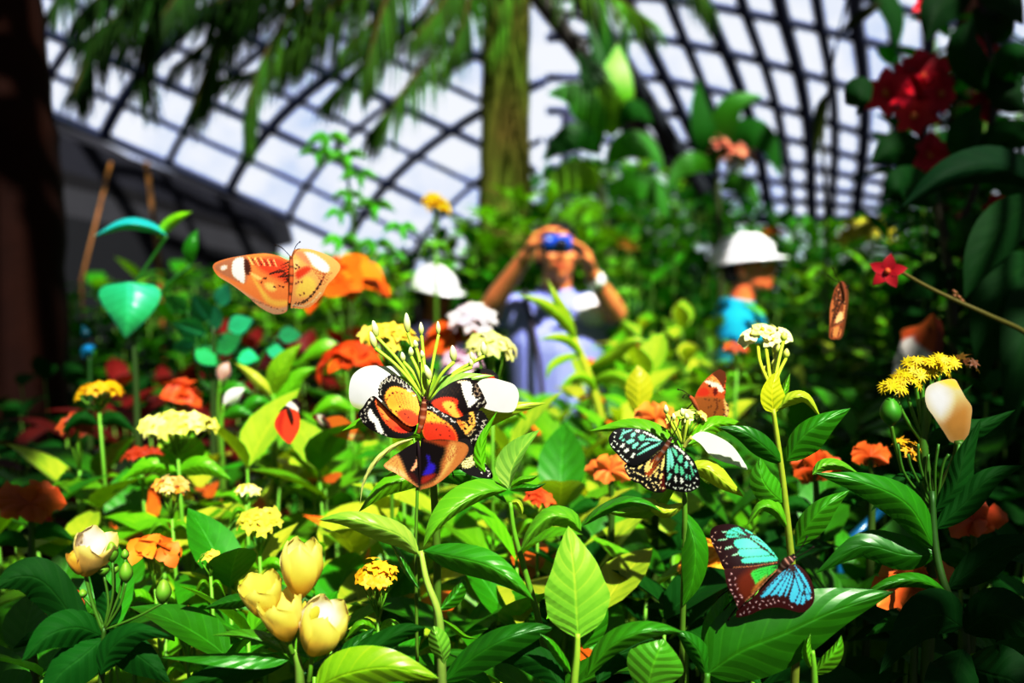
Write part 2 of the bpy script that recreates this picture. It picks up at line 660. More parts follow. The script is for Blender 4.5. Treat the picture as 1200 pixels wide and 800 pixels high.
base = at(592, 300, 4.2); base.z = 0
palm = thing('palm_tree', 'tall palm with a mossy trunk behind the photographer and feathery fronds overhead', 'palm tree', base)
mb = MB()
low = (594, 400 + 0, 4.2)
yb = 300 + 900 * 1.5 / 4.2
trunk(mb, [(598, -330, 4.2), (595, -60, 4.2), (592, 150, 4.2), (591, 330, 4.2), (592, yb + 10, 4.25)], lambda t: 52 + 12 * t, (.10, .17, .012), (.14, .10, .02))
mb.build('trunk', M['bark'], palm)

def frond(axis, leafpx, nl, col, lift=0.):
    """pinnate frond: rachis along photo points, leaflets hanging to both sides."""
    nl = int(nl * 1.45); S = cr(axis, nl + 1)
    mb = MB()
    ptube(mb, axis, (.016, .004), (.12, .09, .02), 6, 20)
    for i in range(2, nl):
        p = at(*S[i]); t = (at(*S[i + 1]) - at(*S[i - 1])).normalized()
        ln = leafpx * S[i][2] / F * (.45 + .75 * math.sin(PI * (i / nl) ** .8))
        sd = t.cross(Vector((0, 0, 1))).normalized()
        for s in (-1, 1):
            dr = (t * .75 + sd * s * .55 + Vector((0, 0, -.22 + lift)) + Vector((random.uniform(-.12, .12), random.uniform(-.12, .12), random.uniform(-.15, .1)))).normalized()
            c = jit(col, .35)
            wleaf(mb, p, dr, Vector((0, 0, 1)), ln * random.uniform(.8, 1.1), 0.009, random.uniform(.3, .8), c, 6, 1, .3, .45, .2)
    mb.build('frond', M['shadeleaf'], palm)
gD, gM, gL =  (.012, .055, .003), (.035, .12, .005), (.09, .24, .01)
frond([(598, -300, 4.2), (500, -230, 3.7), (380, -90, 3.3), (265, 40, 3.0), (225, 130, 2.9)], 105, 46, gM)
frond([(598, -300, 4.2), (540, -160, 3.7), (430, -20, 3.3), (330, 70, 3.1), (250, 95, 3.0)], 95, 44, gM)
frond([(598, -300, 4.2), (420, -210, 3.6), (230, -70, 3.1), (120, 40, 2.8), (85, 110, 2.7)], 110, 46, gD)
frond([(598, -300, 4.2), (560, -120, 3.7), (500, 10, 3.4), (430, 70, 3.2), (380, 120, 3.2)], 90, 42, gM)
frond([(598, -300, 4.2), (420, -260, 3.4), (240, -150, 2.9), (150, -40, 2.6), (90, 20, 2.5)], 110, 44, gD)
frond([(598, -300, 4.2), (480, -260, 3.4), (330, -160, 2.8), (250, -60, 2.6), (190, 20, 2.5)], 105, 44, gD)
frond([(598, -300, 4.2), (520, -160, 3.3), (470, -50, 3.0), (440, 40, 2.9), (425, 105, 2.9)], 80, 40, gM)
frond([(598, -300, 4.2), (480, -150, 3.5), (340, -40, 3.2), (210, 20, 3.0), (110, 60, 3.0)], 100, 46, gD)
frond([(598, -300, 4.2), (500, -120, 3.6), (400, -10, 3.3), (290, 20, 3.1), (200, 80, 3.0)], 100, 46, gD)
frond([(598, -300, 4.2), (440, -160, 3.2), (280, -60, 2.8), (180, -10, 2.6), (95, 50, 2.5)], 100, 46, gD)
frond([(598, -300, 4.2), (570, -100, 3.7), (530, 20, 3.4), (470, 110, 3.2), (430, 160, 3.2)], 85, 42, gM)
frond([(598, -300, 4.2), (520, -220, 3.6), (430, -80, 3.3), (370, 0, 3.1), (345, 70, 3.1)], 90, 46, gM)
frond([(598, -300, 4.2), (380, -280, 3.3), (200, -170, 2.8), (110, -70, 2.5), (60, 10, 2.4)], 105, 46, gD)
frond([(598, -300, 4.2), (540, -240, 3.6), (490, -90, 3.3), (455, 0, 3.2), (400, 60, 3.1)], 90, 44, gM)
frond([(598, -300, 4.2), (450, -270, 3.3), (300, -170, 2.8), (210, -90, 2.6), (140, -10, 2.5)], 100, 46, gD)
frond([(598, -300, 4.2), (560, -200, 3.6), (545, -80, 3.4), (520, 0, 3.3), (480, 50, 3.2)], 80, 42, gM)
frond([(598, -300, 4.2), (610, -160, 3.7), (600, -60, 3.5), (590, 10, 3.5), (575, 60, 3.5)], 70, 40, gL)
frond([(598, -300, 4.2), (480, -200, 3.2), (390, -80, 2.9), (300, -10, 2.8), (250, 20, 2.8)], 95, 46, gD)
frond([(598, -300, 4.2), (620, -180, 3.8), (660, -60, 3.5), (715, -10, 3.4), (770, 30, 3.4)], 90, 36, gL)
frond([(598, -300, 4.2), (470, -180, 3.4), (360, -20, 3.0), (300, 90, 2.9), (290, 165, 2.9)], 80, 44, gM)
frond([(598, -300, 4.2), (400, -240, 3.3), (220, -90, 2.8), (170, 50, 2.7), (175, 120, 2.7)], 90, 44, gD)
frond([(598, -300, 4.2), (540, -200, 3.5), (470, -60, 3.2), (360, 30, 3.0), (330, 60, 3.0)], 100, 44, gM)
frond([(598, -300, 4.2), (585, -180, 3.6), (560, -60, 3.4), (545, 20, 3.3), (520, 80, 3.3)], 75, 36, gM)
frond([(598, -300, 4.2), (640, -230, 3.8), (720, -120, 3.5), (790, -50, 3.4), (835, 10, 3.4)], 90, 36, gM)

base = at(20, 300, 2.0); base.z = 0
trL = tr = thing('shade_tree', 'tree with a dark reddish brown trunk along the left edge', 'tree', base)
mb = MB()
trunk(mb, [(-30, -260, 2.0), (-10, -60, 2.0), (8, 120, 2.0), (18, 250, 2.0), (20, 500, 2.0), (22, 985, 2.0)], lambda t: 88 + 22 * t, (.007, .0015, .001), (.02, .004, .001))
mb.build('trunk', M['bark'], tr)

base = at(1128, 300, 2.6); base.z = 0
trR = tr = thing('shade_tree', 'tree with a slim dark brown trunk behind the red flowers on the right', 'tree', base)
mb = MB()
trunk(mb, [(1145, -160, 2.6), (1140, 40, 2.6), (1128, 200, 2.6), (1125, 400, 2.6), (1128, 830, 2.6)], lambda t: 34 + 14 * t, (.012, .003, .001), (.022, .006, .002))
mb.build('trunk', M['bark'], tr)

# unseen branches and leaves added towards the sun to shade the bed's sides
SUND = (Vector((1.6, -2.6, 6.0)) - Vector((0, .9, 1.3))).normalized()
def shading_canopy(tr, start, spots, seed):
    random.seed(seed)
    for px, py, d, s_, rad, nl in spots:
        c = at(px, py, d) + SUND * s_
        mb = MB(); S = Vector(start)
        tube(mb, [S, S.lerp(c, .45) + Vector((0, 0, .25)), c], [.03, .016, .006], (.02, .01, .005), 6)
        mb.build('branch', M['bark'], tr)
        fo = MB()
        for k in range(nl):
            th = random.uniform(0, 2 * PI); q = rad * random.random() ** .5
            p_ = c + Vector((math.cos(th) * q, math.sin(th) * q, random.uniform(-.05, .05)))
            a = random.uniform(0, 2 * PI)
            wleaf(fo, p_, Vector((math.cos(a), math.sin(a), random.uniform(-.3, .1))), Vector((0, 0, 1)), rad * random.uniform(.5, .8) + .03, rad * .17 + .012, .5, jit((.02, .09, .01), .3), 6, 1, .15)
        fo.build('foliage', M['bgleaf'], tr)
tl = at(0, -60, 2.0); tl.z = 3.1
shading_canopy(trL, tl, [(-270, 800, .40, .75, .09, 26), (-150, 600, .50, .95, .09, 30), (-80, 480, .9, 1.3, .13, 34), (-60, 400, 1.5, 1.7, .18, 34), (-30, 300, 2.2, 1.9, .30, 34)], 5)
trt = at(1140, -60, 2.6); trt.z = 3.2
shading_canopy(trR, trt, [(1330, 790, .42, .75, .10, 40), (1310, 640, .5, .85, .09, 30), (1290, 520, .6, .95, .10, 30), (1310, 400, .8, 1.1, .12, 28), (1265, 240, .9, 1.2, .14, 28), (1190, 80, 1.15, 1.3, .18, 28)], 6)

# thin pale stakes by the left wall
for (a, b, w, lab) in [((172, 190, 3.2), (186, 300, 3.2), .022, 'thin ochre stake leaning beside the left trunk'),
                       ((130, 190, 3.4), (95, 330, 3.3), .012, 'thin bent brown twig before the dark wall')]:
    pb = at(*b); g_ = ground(pb)
    o = thing('plant_stake', lab, 'stake', g_)
    mb = MB(); tube(mb, [g_, pb, at(*a)], w * .5, (.30, .13, .02), 7); mb.build('rod', M['stem'], o)
# ================================================================ butterflies
KB = .8
def B(r, g, b): return rgb(r, g, b, KB)
BLK = B(16, 9, 8)

def body(parent, path, rad, col, col2=None, spots=None, legs=(), ant=(), name='body'):
    """tapered furry body along (px,py,d), antennae and legs as thin tubes."""
    mb = MB()
    S = cr(path, 22)
    R = [float(v[0]) for v in cr([(r,) for r in rad], 22)]
    C = [mixc(col, col2 or col, i / 21) for i in range(22)]
    if spots:
        C = [mixc(c, spots, .8 if i % 4 == 1 else 0) for i, c in enumerate(C)]
    tube(mb, [at(*p) for p in S], [max(r * path[0][2] / F, 1e-4) for r in R], C, 10)
    mb.build(name, M['fuzz'], parent)
    for a in ant:
        mb = MB(); ptube(mb, a, [.00025] * 8 + [.0003, .0006], B(30, 15, 8), 5, 10); mb.build('antenna', M['fuzz'], parent)
    for l in legs:
        mb = MB(); ptube(mb, l, .0004, B(30, 12, 8), 5, 6); mb.build('leg', M['fuzz'], parent)

def eyes(parent, pts, r, col=None):
    for p in pts:
        mb = MB(); ball(mb, at(*p), r * p[2] / F, col or B(25, 12, 10), 8, 6); mb.build('eye', M['plastic'], parent)

def wing(parent, name, outline, hinge, d0, gx, gy, base, layers, **kw):
    mb = MB()
    sheet(mb, outline, hinge, d0, gx, gy, base, layers, **kw)
    return mb.build(name, M['wing'], parent)

def bfly(label, p, cat='butterfly', group='butterflies over the flower bed'):
    return thing('butterfly', label, cat, at(*p), group)

def scallop(pts, amp, per):
    """turn a run of points into a toothed edge (teeth on the left of the run)."""
    out = []
    for i in range(len(pts) - 1):
        a, b = np.array(pts[i], float), np.array(pts[i + 1], float)
        L_ = np.linalg.norm(b - a); k = max(1, round(L_ / per)); n_ = np.array((b[1] - a[1], -(b[0] - a[0]))) / (L_ or 1)
        for j in range(k):
            out.append(tuple(a + (b - a) * j / k)); out.append(tuple(a + (b - a) * (j + .5) / k + n_ * amp))
    out.append(pts[-1])
    return out

WHT = B(248, 244, 232); LACE = B(205, 200, 185)
# ---------------------------------------------------------------- A: the orange lacewing with its wings spread
A = bfly('orange lacewing butterfly with black lace edged wings spread on the white bracts', (495, 485, .45))
bz = lambda P: zz(P, 415, 430, 9.41)
cz = lambda P: zz(P, 490, 430, 9.41)
ez = lambda P: zz(P, 435, 495, 8.0)
hind = bz([(745, 560), (735, 440), (705, 345), (690, 300), (650, 250)]) + scallop(bz([(635, 215), (590, 175), (535, 130), (475, 95), (405, 75), (345, 115), (290, 165), (262, 240), (268, 330)]), .9, 4.2) + bz([(330, 390), (395, 480), (470, 545), (560, 630), (660, 650)])
ln = lambda P, w, c, z=bz: ('L', z(P), w, c)
lay = [('P', bz([(345, 300), (400, 225), (470, 215), (560, 245), (640, 275), (690, 320), (715, 400), (740, 520), (690, 640), (600, 640), (500, 565), (420, 500), (360, 400)]), B(250, 182, 66), .8),
       ('P', bz([(350, 320), (420, 270), (520, 280), (600, 350), (620, 420), (500, 420), (420, 440), (370, 390)]), B(248, 158, 54), 3),
       ('P', bz([(470, 510), (530, 465), (620, 470), (690, 520), (745, 560), (690, 650), (600, 640), (520, 580)]), B(236, 88, 38), 1.6)]
for k in range(7):
    lay.append(('L', bz([(410 + 45 * k, 240 + 10 * k), (520 + 26 * k, 470 + 8 * k)]), .5, B(222, 98, 28)))
lay += [('D', bz([(390, 315), (425, 285), (470, 280), (527, 293), (360, 355), (465, 490), (508, 437), (560, 520), (410, 470), (600, 555)]), 1.1, BLK)]
for k, (x, y) in enumerate([(285, 200), (330, 150), (385, 130), (440, 120), (505, 145), (560, 185), (605, 225)]):
    lay.append(('L', bz([(x - 22, y - 15), (x - 16, y + 26), (x + 10, y + 28), (x + 18, y - 18)]), 1.15, LACE))
lay += [ln([(590, 262), (615, 270), (640, 262)], 1.2, LACE), ln([(645, 310), (665, 322), (690, 300)], 1.2, LACE), ln([(300, 250), (285, 280), (300, 310)], .8, LACE)]
wing(A, 'hindwing', hind, (494, 487), .449, .00012, -.00010, BLK, lay, step=.85, bend=3)
fore = bz([(690, 640), (640, 750), (520, 785), (380, 772), (250, 722), (130, 652), (70, 575), (42, 530), (60, 480), (100, 440), (140, 375), (190, 325), (240, 330), (330, 420), (470, 545), (600, 610)])
lay = [('P', bz([(232, 375), (260, 370), (330, 430), (430, 545), (540, 630), (640, 690), (560, 722), (450, 705), (350, 620), (275, 500)]), B(240, 96, 44), .8),
       ('P', bz([(240, 385), (275, 400), (340, 490), (390, 560), (360, 590), (300, 520)]), B(250, 150, 74), 1.5),
       ('P', bz([(440, 660), (520, 660), (600, 700), (520, 718)]), B(225, 48, 22), 1.5),
       ('P', bz([(165, 470), (190, 465), (215, 520), (260, 570), (290, 640), (325, 715), (300, 738), (245, 690), (225, 620), (180, 590), (150, 520)]), WHT, .7),
       ('D', bz([(115, 470), (125, 510), (80, 520), (75, 560), (125, 560), (130, 600), (170, 385), (205, 355), (145, 440), (350, 745), (100, 600)]), 1.0, LACE),
       ('L', bz([(250, 340), (330, 440), (430, 545), (560, 625)]), 1.2, B(120, 20, 10)), ('D', bz([(365, 595), (310, 520)]), 1.1, B(90, 20, 10)),
       ('D', bz([(160, 400), (190, 340)]), 1.3, LACE)]
wing(A, 'forewing', fore, (489, 502), .4525, .00018, -.00010, BLK, lay, step=.85, bend=4)
# right hindwing, its lace border against the butterfly behind
hr = cz([(60, 560), (70, 470), (90, 430)]) + cz([(130, 425), (165, 440), (210, 455), (260, 495), (310, 525), (355, 555), (405, 590), (440, 625), (470, 690), (490, 770), (470, 840), (420, 870), (330, 860), (200, 850), (80, 790), (40, 680)])
lay = [('P', cz([(80, 475), (160, 500), (240, 560), (320, 610), (390, 680), (425, 770), (420, 845), (200, 840), (60, 770), (45, 650), (65, 540)]), B(250, 184, 68), .8),
       ('P', cz([(60, 620), (180, 610), (300, 625), (380, 680), (430, 770), (400, 850), (200, 850), (60, 780)]), B(224, 66, 30), 2.2)]
for (x, y) in [(120, 440), (205, 478), (305, 530), (395, 590)]:
    lay.append(('L', cz([(x - 36, y - 38), (x - 28, y + 4), (x + 6, y + 16), (x + 34, y - 4)]), 1.3, B(215, 212, 205)))
for k in range(5): lay.append(('L', cz([(100 + 55 * k, 500 + 30 * k), (60 + 40 * k, 760)]), .5, B(190, 70, 22)))
lay.append(('D', cz([(180, 560), (255, 605), (120, 510), (200, 685), (245, 745), (320, 660), (345, 700), (350, 760), (300, 620), (150, 620)]), 1.0, B(45, 10, 5)))
wing(A, 'hindwing', hr, (496, 487), .449, -.00006, -.00012, BLK, lay, step=.85, bend=3)
fr = ez([(520, 180), (760, 170), (900, 150), (960, 240), (1010, 310), (1080, 395), (1128, 460), (1138, 515), (1100, 525), (1040, 520), (920, 490), (815, 425), (700, 330)])
lay = [('P', ez([(905, 330), (950, 305), (975, 330), (985, 370), (930, 420), (860, 425), (815, 415), (840, 380)]), B(238, 232, 170), .7)]
for k in range(5): lay.append(('L', ez([(820 + 8 * k, 425 - 22 * k), (985, 395 - 22 * k)]), .7, B(60, 50, 20)))
lay += [('D', ez([(1028, 430), (1035, 468), (1075, 430), (1070, 380), (1100, 500), (1095, 455), (1040, 378), (1010, 330), (1110, 480), (1000, 300)]), 1.0, WHT)]
wing(A, 'forewing', fr, (496, 503), .4535, -.00004, -.00010, BLK, lay, step=.9)
body(A, [(497, 465, .447), (497, 472, .446), (496, 482, .446), (494, 496, .446), (490, 508, .447)], [2.2, 3.2, 4.2, 3.6, 2.0], B(70, 18, 12), B(165, 85, 30), B(190, 150, 120),
     legs=[[(497, 474, .446), (502, 470, .445), (506, 476, .447)]], ant=[[(494.5, 467, .446), (493, 450, .445), (492, 424, .443)], [(499, 466, .447), (505, 448, .45), (509, 432, .452)]])
eyes(A, [(495.2, 465.5, .4455), (498.8, 465.5, .4455)], 1.3)

# ---------------------------------------------------------------- B: second lacewing behind it
Bf = bfly('second lacewing butterfly, white banded black forewing, behind the spread orange one', (520, 480, .458))
fore = cz([(120, 390), (160, 345), (230, 262), (300, 212), (380, 165), (450, 138), (520, 122), (640, 122), (700, 165)]) + scallop(cz([(735, 180), (785, 195), (832, 215), (845, 255), (835, 305), (790, 350), (750, 405), (690, 450), (650, 490)]), .5, 3.4) + cz([(620, 600), (540, 640), (400, 600), (280, 520), (170, 450)])
lay = [('P', cz([(150, 390), (230, 345), (290, 330), (370, 335), (440, 370), (430, 440), (490, 520), (500, 590), (440, 590), (330, 520), (220, 470)]), B(236, 74, 32), 1),
       ('P', cz([(270, 400), (330, 375), (400, 400), (420, 470), (470, 560), (400, 560), (330, 490), (290, 450)]), B(252, 190, 90), 1.5),
       ('P', cz([(425, 165), (470, 150), (520, 148), (545, 160), (485, 180)]), B(235, 215, 180), .6),
       ('P', cz([(480, 185), (530, 155), (575, 165), (600, 215), (590, 265), (640, 350), (690, 335), (640, 380), (600, 420), (560, 445), (540, 400), (515, 340), (490, 270)]), WHT, .6)]
for (x, y, r) in [(665, 205, 38), (690, 255, 42), (650, 290, 36), (740, 250, 30)]:
    lay.append(('L', cz([(x + r * math.cos(q), y + r * .8 * math.sin(q)) for q in np.linspace(.4, 5.2, 9)]), .8, B(185, 165, 140)))
lay += [('L', cz([(800, 215), (815, 245), (780, 255), (790, 285), (755, 290)]), .8, LACE), ('L', cz([(650, 440), (670, 395), (720, 400), (735, 355), (770, 360), (760, 320)]), 1.0, LACE),
        ('D', cz([(380, 370), (360, 440), (545, 375), (480, 265), (600, 300)]), 1.2, BLK)]
for k in range(6): lay.append(('L', cz([(230 + 34 * k, 345 - 4 * k), (300 + 34 * k, 215 + 2 * k)]), .5, B(70, 45, 30)))
wing(Bf, 'forewing', fore, (503, 474), .456, .0001, -.00006, B(20, 6, 6), lay, step=.85, bend=3)
hindb = cz([(300, 520), (430, 560), (560, 500), (640, 480)]) + scallop(cz([(690, 478), (735, 520), (770, 585), (762, 660), (720, 715), (690, 790), (660, 860), (610, 900)]), .9, 3.6) + cz([(500, 880), (420, 800), (360, 650)])
lay = [('P', cz([(430, 600), (500, 600), (560, 590), (560, 500), (600, 490), (620, 540), (630, 630), (590, 690), (530, 745), (500, 700), (450, 650)]), B(240, 186, 92), .8),
       ('P', cz([(430, 590), (480, 600), (520, 680), (470, 660)]), B(240, 140, 50), 1.2),
       ('D', cz([(570, 540), (590, 600), (560, 640), (520, 680), (590, 570), (540, 610)]), 1.6, BLK), ('L', cz([(460, 640), (540, 620), (620, 640)]), 1, BLK),
       ('L', cz([(580, 840), (590, 790), (640, 800), (640, 750), (690, 760), (680, 710), (730, 700), (690, 650), (740, 640), (710, 590), (755, 585)]), 1.1, LACE),
       ('L', cz([(545, 760), (590, 740), (600, 700), (640, 690)]), .9, B(215, 195, 150)), ('D', cz([(655, 560), (655, 640), (640, 600), (660, 520)]), .9, LACE)]
wing(Bf, 'hindwing', hindb, (510, 485), .4555, .00008, -.00006, BLK, lay, step=.85, bend=2)
body(Bf, [(500, 468, .458), (505, 478, .4585), (512, 492, .459)], [1.5, 3, 1.5], B(60, 20, 10))

# ---------------------------------------------------------------- C: purple brown one below
Cb = bfly('dark brown butterfly with a violet patch and tan wing edges under the two lacewings', (492, 540, .443))
lw = ez([(455, 190), (400, 195), (340, 225), (280, 268), (222, 305), (160, 355), (115, 402), (150, 440), (220, 470), (300, 520), (375, 568), (440, 608), (462, 560)])
lay = [('P', ez([(240, 300), (160, 350), (110, 400), (215, 480), (300, 525), (440, 612), (390, 545), (330, 470), (290, 380)]), B(214, 158, 92), 2.2),
       ('P', ez([(130, 400), (250, 430), (330, 500), (300, 515), (200, 460)]), B(245, 190, 140), 2),
       ('P', ez([(370, 440), (400, 400), (440, 310), (460, 300), (450, 360), (420, 425), (385, 452)]), B(242, 176, 138), .8),
       ('P', ez([(340, 470), (400, 480), (440, 560), (390, 550)]), B(78, 12, 6), 2)]
for k in range(5): lay.append(('L', ez([(250, 330 + 30 * k), (150 + 40 * k, 400 + 40 * k)]), .6, B(180, 110, 60)))
wing(Cb, 'wing', lw, (492, 540), .444, .00018, 0, B(20, 8, 8), lay, step=.95)
rw = ez([(465, 175), (540, 165), (640, 155), (760, 165), (880, 195), (915, 250), (880, 330), (810, 410), (750, 470), (650, 555), (560, 605), (480, 625), (455, 600)])
lay = [('P', ez([(700, 195), (760, 160), (890, 190), (920, 255), (850, 380), (740, 500), (620, 590), (480, 630), (470, 600), (560, 560), (650, 490), (660, 380), (700, 280)]), B(206, 142, 74), 3),
       ('P', ez([(740, 220), (800, 230), (760, 360), (680, 480), (600, 560), (680, 440)]), B(240, 190, 120), 2.5),
       ('P', ez([(500, 165), (620, 160), (730, 170), (690, 225), (580, 190)]), B(165, 76, 30), 2),
       ('P', ez([(520, 310), (548, 320), (550, 370), (590, 390), (600, 430), (560, 485), (485, 490), (515, 430), (535, 375)]), B(58, 36, 190), 1.6),
       ('P', ez([(480, 510), (590, 480), (600, 500), (520, 560), (470, 570)]), B(165, 48, 30), 1.6)]
for k in range(5): lay.append(('L', ez([(760 + 20 * k, 200 + 8 * k), (600 + 45 * k, 540 - 60 * k)]), .6, B(170, 105, 50)))
wing(Cb, 'wing', rw, (493, 540), .444, -.00014, 0, B(18, 8, 8), lay, step=.95)
body(Cb, [(490, 517, .443), (491, 530, .442), (492, 550, .443), (491.5, 571, .445)], [1.4, 2.0, 1.6, .8], B(40, 22, 30), B(24, 8, 8), legs=[[(528, 545, .446), (530, 552, .445), (532, 560, .444)]])

# ---------------------------------------------------------------- D: hidden behind the right bract
D_ = bfly('orange butterfly with a toothed black edge, mostly hidden behind the right white bract', (568, 462, .482))
out = [(552, 445)] + scallop([(553, 438), (560, 433), (568, 431.5), (577, 434), (584, 441)], .9, 3.4) + [(586, 460), (583, 482), (575, 490), (566, 480), (556, 462)]
wing(D_, 'wing', out, (568, 462), .492, 0, -.0001, B(16, 8, 5), [('P', [(556, 444), (563, 439), (571, 439), (580, 443), (584, 462), (580, 484), (573, 487), (565, 475)], B(240, 90, 28), .8), ('P', [(570, 480), (580, 482), (574, 488)], B(250, 180, 50), 1)])
body(D_, [(560, 470, .494), (568, 462, .494), (574, 450, .494)], [1.5, 2.2, 1.2], B(60, 20, 10))

# ---------------------------------------------------------------- blue tiger
T = bfly('pale blue and black spotted butterfly with open wings below the white bract', (780, 530, .462))
tz = lambda P: zz(P, 706, 490, 8.0)
AQ, AQ2, PAL, YEL = B(120, 205, 172), B(150, 222, 200), B(226, 232, 218), B(222, 200, 128)
AQ, AQ2 = B(104, 196, 160), B(132, 214, 190)
lf = tz([(590, 235), (530, 190), (470, 140), (360, 102), (235, 88), (130, 104), (78, 148), (58, 205), (88, 280), (150, 345), (208, 410), (250, 432), (300, 445), (400, 400), (520, 300)])
lay = []
for c, P in [(AQ2, [(400, 200), (440, 185), (545, 205), (550, 215), (470, 212)]), (AQ2, [(330, 290), (390, 235), (440, 225), (430, 240), (375, 270)]), (AQ2, [(330, 335), (440, 265), (540, 225), (545, 235), (450, 290), (345, 340)]),
             (AQ, [(335, 175), (365, 150), (400, 165), (385, 210), (350, 205)]), (AQ2, [(270, 150), (290, 130), (310, 140), (300, 170), (265, 175)]), (AQ2, [(225, 215), (270, 190), (300, 200), (290, 225), (240, 240)]),
             (AQ2, [(275, 265), (310, 230), (340, 225), (330, 255), (295, 285)]), (PAL, [(380, 130), (410, 130), (530, 190), (540, 205), (480, 180)]), (PAL, [(305, 110), (340, 108), (355, 125), (325, 130)]),
             (AQ2, [(170, 150), (200, 125), (270, 105), (275, 115), (220, 140), (180, 160)]), (PAL, [(205, 295), (235, 280), (250, 295), (220, 325), (205, 315)]), (PAL, [(165, 260), (195, 235), (210, 245), (195, 270), (175, 275)]),
             (AQ2, [(155, 180), (185, 165), (190, 180), (165, 195)]), (AQ2, [(180, 205), (205, 190), (210, 205), (190, 215)]), (PAL, [(265, 360), (295, 320), (305, 335), (285, 370)]), (AQ2, [(180, 110), (205, 105), (200, 118)])]:
    lay.append(('P', tz(P), c, .5))
lay.append(('D', tz([(120, 135), (110, 175), (115, 215), (135, 240), (105, 270), (150, 305), (175, 345), (215, 385), (85, 240), (190, 360), (235, 400)]), 1.1, PAL))
wing(T, 'forewing', lf, (779, 522), .462, .00022, -.00010, B(12, 9, 9), lay, step=.85, bend=3)
lh = tz([(570, 265), (480, 330), (400, 400), (300, 430), (230, 425), (205, 450), (235, 530), (290, 592), (350, 612), (400, 655), (480, 690), (560, 695), (600, 655), (600, 560), (605, 400)])
lay = [('P', tz([(400, 520), (440, 430), (540, 320), (590, 320), (520, 420), (450, 540)]), B(160, 78, 22), 1.5), ('P', tz([(540, 600), (570, 520), (600, 500), (600, 650), (560, 680)]), B(96, 16, 10), 2)]
for P in [[(370, 390), (400, 355), (480, 320), (555, 265), (560, 275), (480, 345), (390, 400)], [(395, 490), (400, 440), (440, 390), (450, 400), (420, 500)], [(310, 425), (350, 390), (355, 400), (325, 440)], [(330, 460), (365, 425), (380, 430), (350, 475)],
          [(418, 480), (560, 310), (568, 322), (440, 490)], [(430, 560), (520, 450), (530, 430), (525, 470), (450, 545)], [(545, 480), (560, 400), (602, 320), (592, 400), (560, 490)], [(485, 540), (510, 500), (525, 505), (505, 555)], [(530, 560), (550, 515), (570, 520), (550, 570)]]:
    lay.append(('P', tz(P), YEL, .5))
lay.append(('D', tz([(225, 455), (265, 465), (290, 470), (250, 515), (295, 505), (325, 515), (350, 525), (380, 540), (235, 490), (265, 560), (300, 565), (330, 580), (410, 540), (420, 570), (375, 595), (410, 625), (450, 575), (470, 605), (430, 650), (500, 600), (525, 625), (480, 645), (500, 670), (550, 600), (570, 655), (540, 650)]), 1.25, B(232, 214, 160)))
wing(T, 'hindwing', lh, (777, 524), .464, .00018, -.00012, B(14, 9, 8), lay, step=.85, bend=2)
rf = tz([(612, 262), (650, 245), (695, 252), (760, 300), (810, 345), (855, 395), (890, 475), (912, 560), (905, 635), (835, 685), (740, 692), (640, 668), (590, 645), (592, 520), (600, 380)])
lay = []
for c, P in [(AQ2, [(610, 280), (625, 300), (635, 440), (620, 500), (605, 480)]), (AQ2, [(630, 280), (660, 350), (670, 420), (655, 470), (640, 440)]), (AQ, [(650, 275), (690, 300), (705, 340), (690, 360), (665, 320)]), (PAL, [(665, 255), (700, 260), (770, 325), (765, 340), (720, 300)]),
             (AQ, [(705, 375), (735, 340), (755, 360), (745, 415), (715, 405)]), (PAL, [(775, 360), (800, 350), (820, 380), (805, 390)]), (AQ, [(675, 470), (690, 430), (710, 440), (710, 510), (680, 510)]), (AQ, [(725, 470), (740, 445), (765, 500), (755, 530), (735, 525)]),
             (AQ2, [(775, 410), (795, 400), (805, 440), (785, 470), (770, 450)]), (AQ, [(820, 440), (835, 450), (860, 530), (845, 540)]), (PAL, [(820, 410), (835, 405), (855, 435), (845, 445)]), (AQ2, [(605, 560), (630, 515), (650, 525), (625, 580)]),
             (PAL, [(675, 550), (690, 540), (700, 590), (680, 600)]), (PAL, [(730, 560), (750, 560), (760, 600), (735, 610)]), (AQ2, [(780, 525), (795, 530), (795, 570), (780, 565)]), (AQ, [(810, 530), (825, 535), (830, 575), (815, 570)]), (AQ2, [(860, 480), (875, 480), (880, 505), (865, 500)])]:
    lay.append(('P', tz(P), c, .5))
lay.append(('D', tz([(790, 625), (825, 630), (860, 605), (885, 565), (728, 655), (748, 655), (670, 650), (690, 655), (855, 655), (780, 670), (625, 620), (600, 610), (890, 640), (815, 668)]), 1.15, PAL))
wing(T, 'forewing', rf, (783, 522), .462, .0000, -.00012, B(12, 9, 9), lay, step=.85, bend=3)
body(T, [(787, 512.5, .459), (784, 517, .459), (780, 524, .459), (773, 534, .460), (763, 549, .461)], [2.0, 2.6, 3.2, 2.6, 1.2], B(35, 22, 18), B(150, 76, 26), B(150, 135, 120), legs=[[(783, 520, .46), (790, 519, .462), (794, 514, .464)]], ant=[[(787, 512, .459), (793, 502, .457), (797, 491, .456)], [(786, 512, .459), (785, 500, .456), (787, 488, .455)]])
eyes(T, [(785.5, 512, .458), (788.5, 513.5, .458)], 1.1)

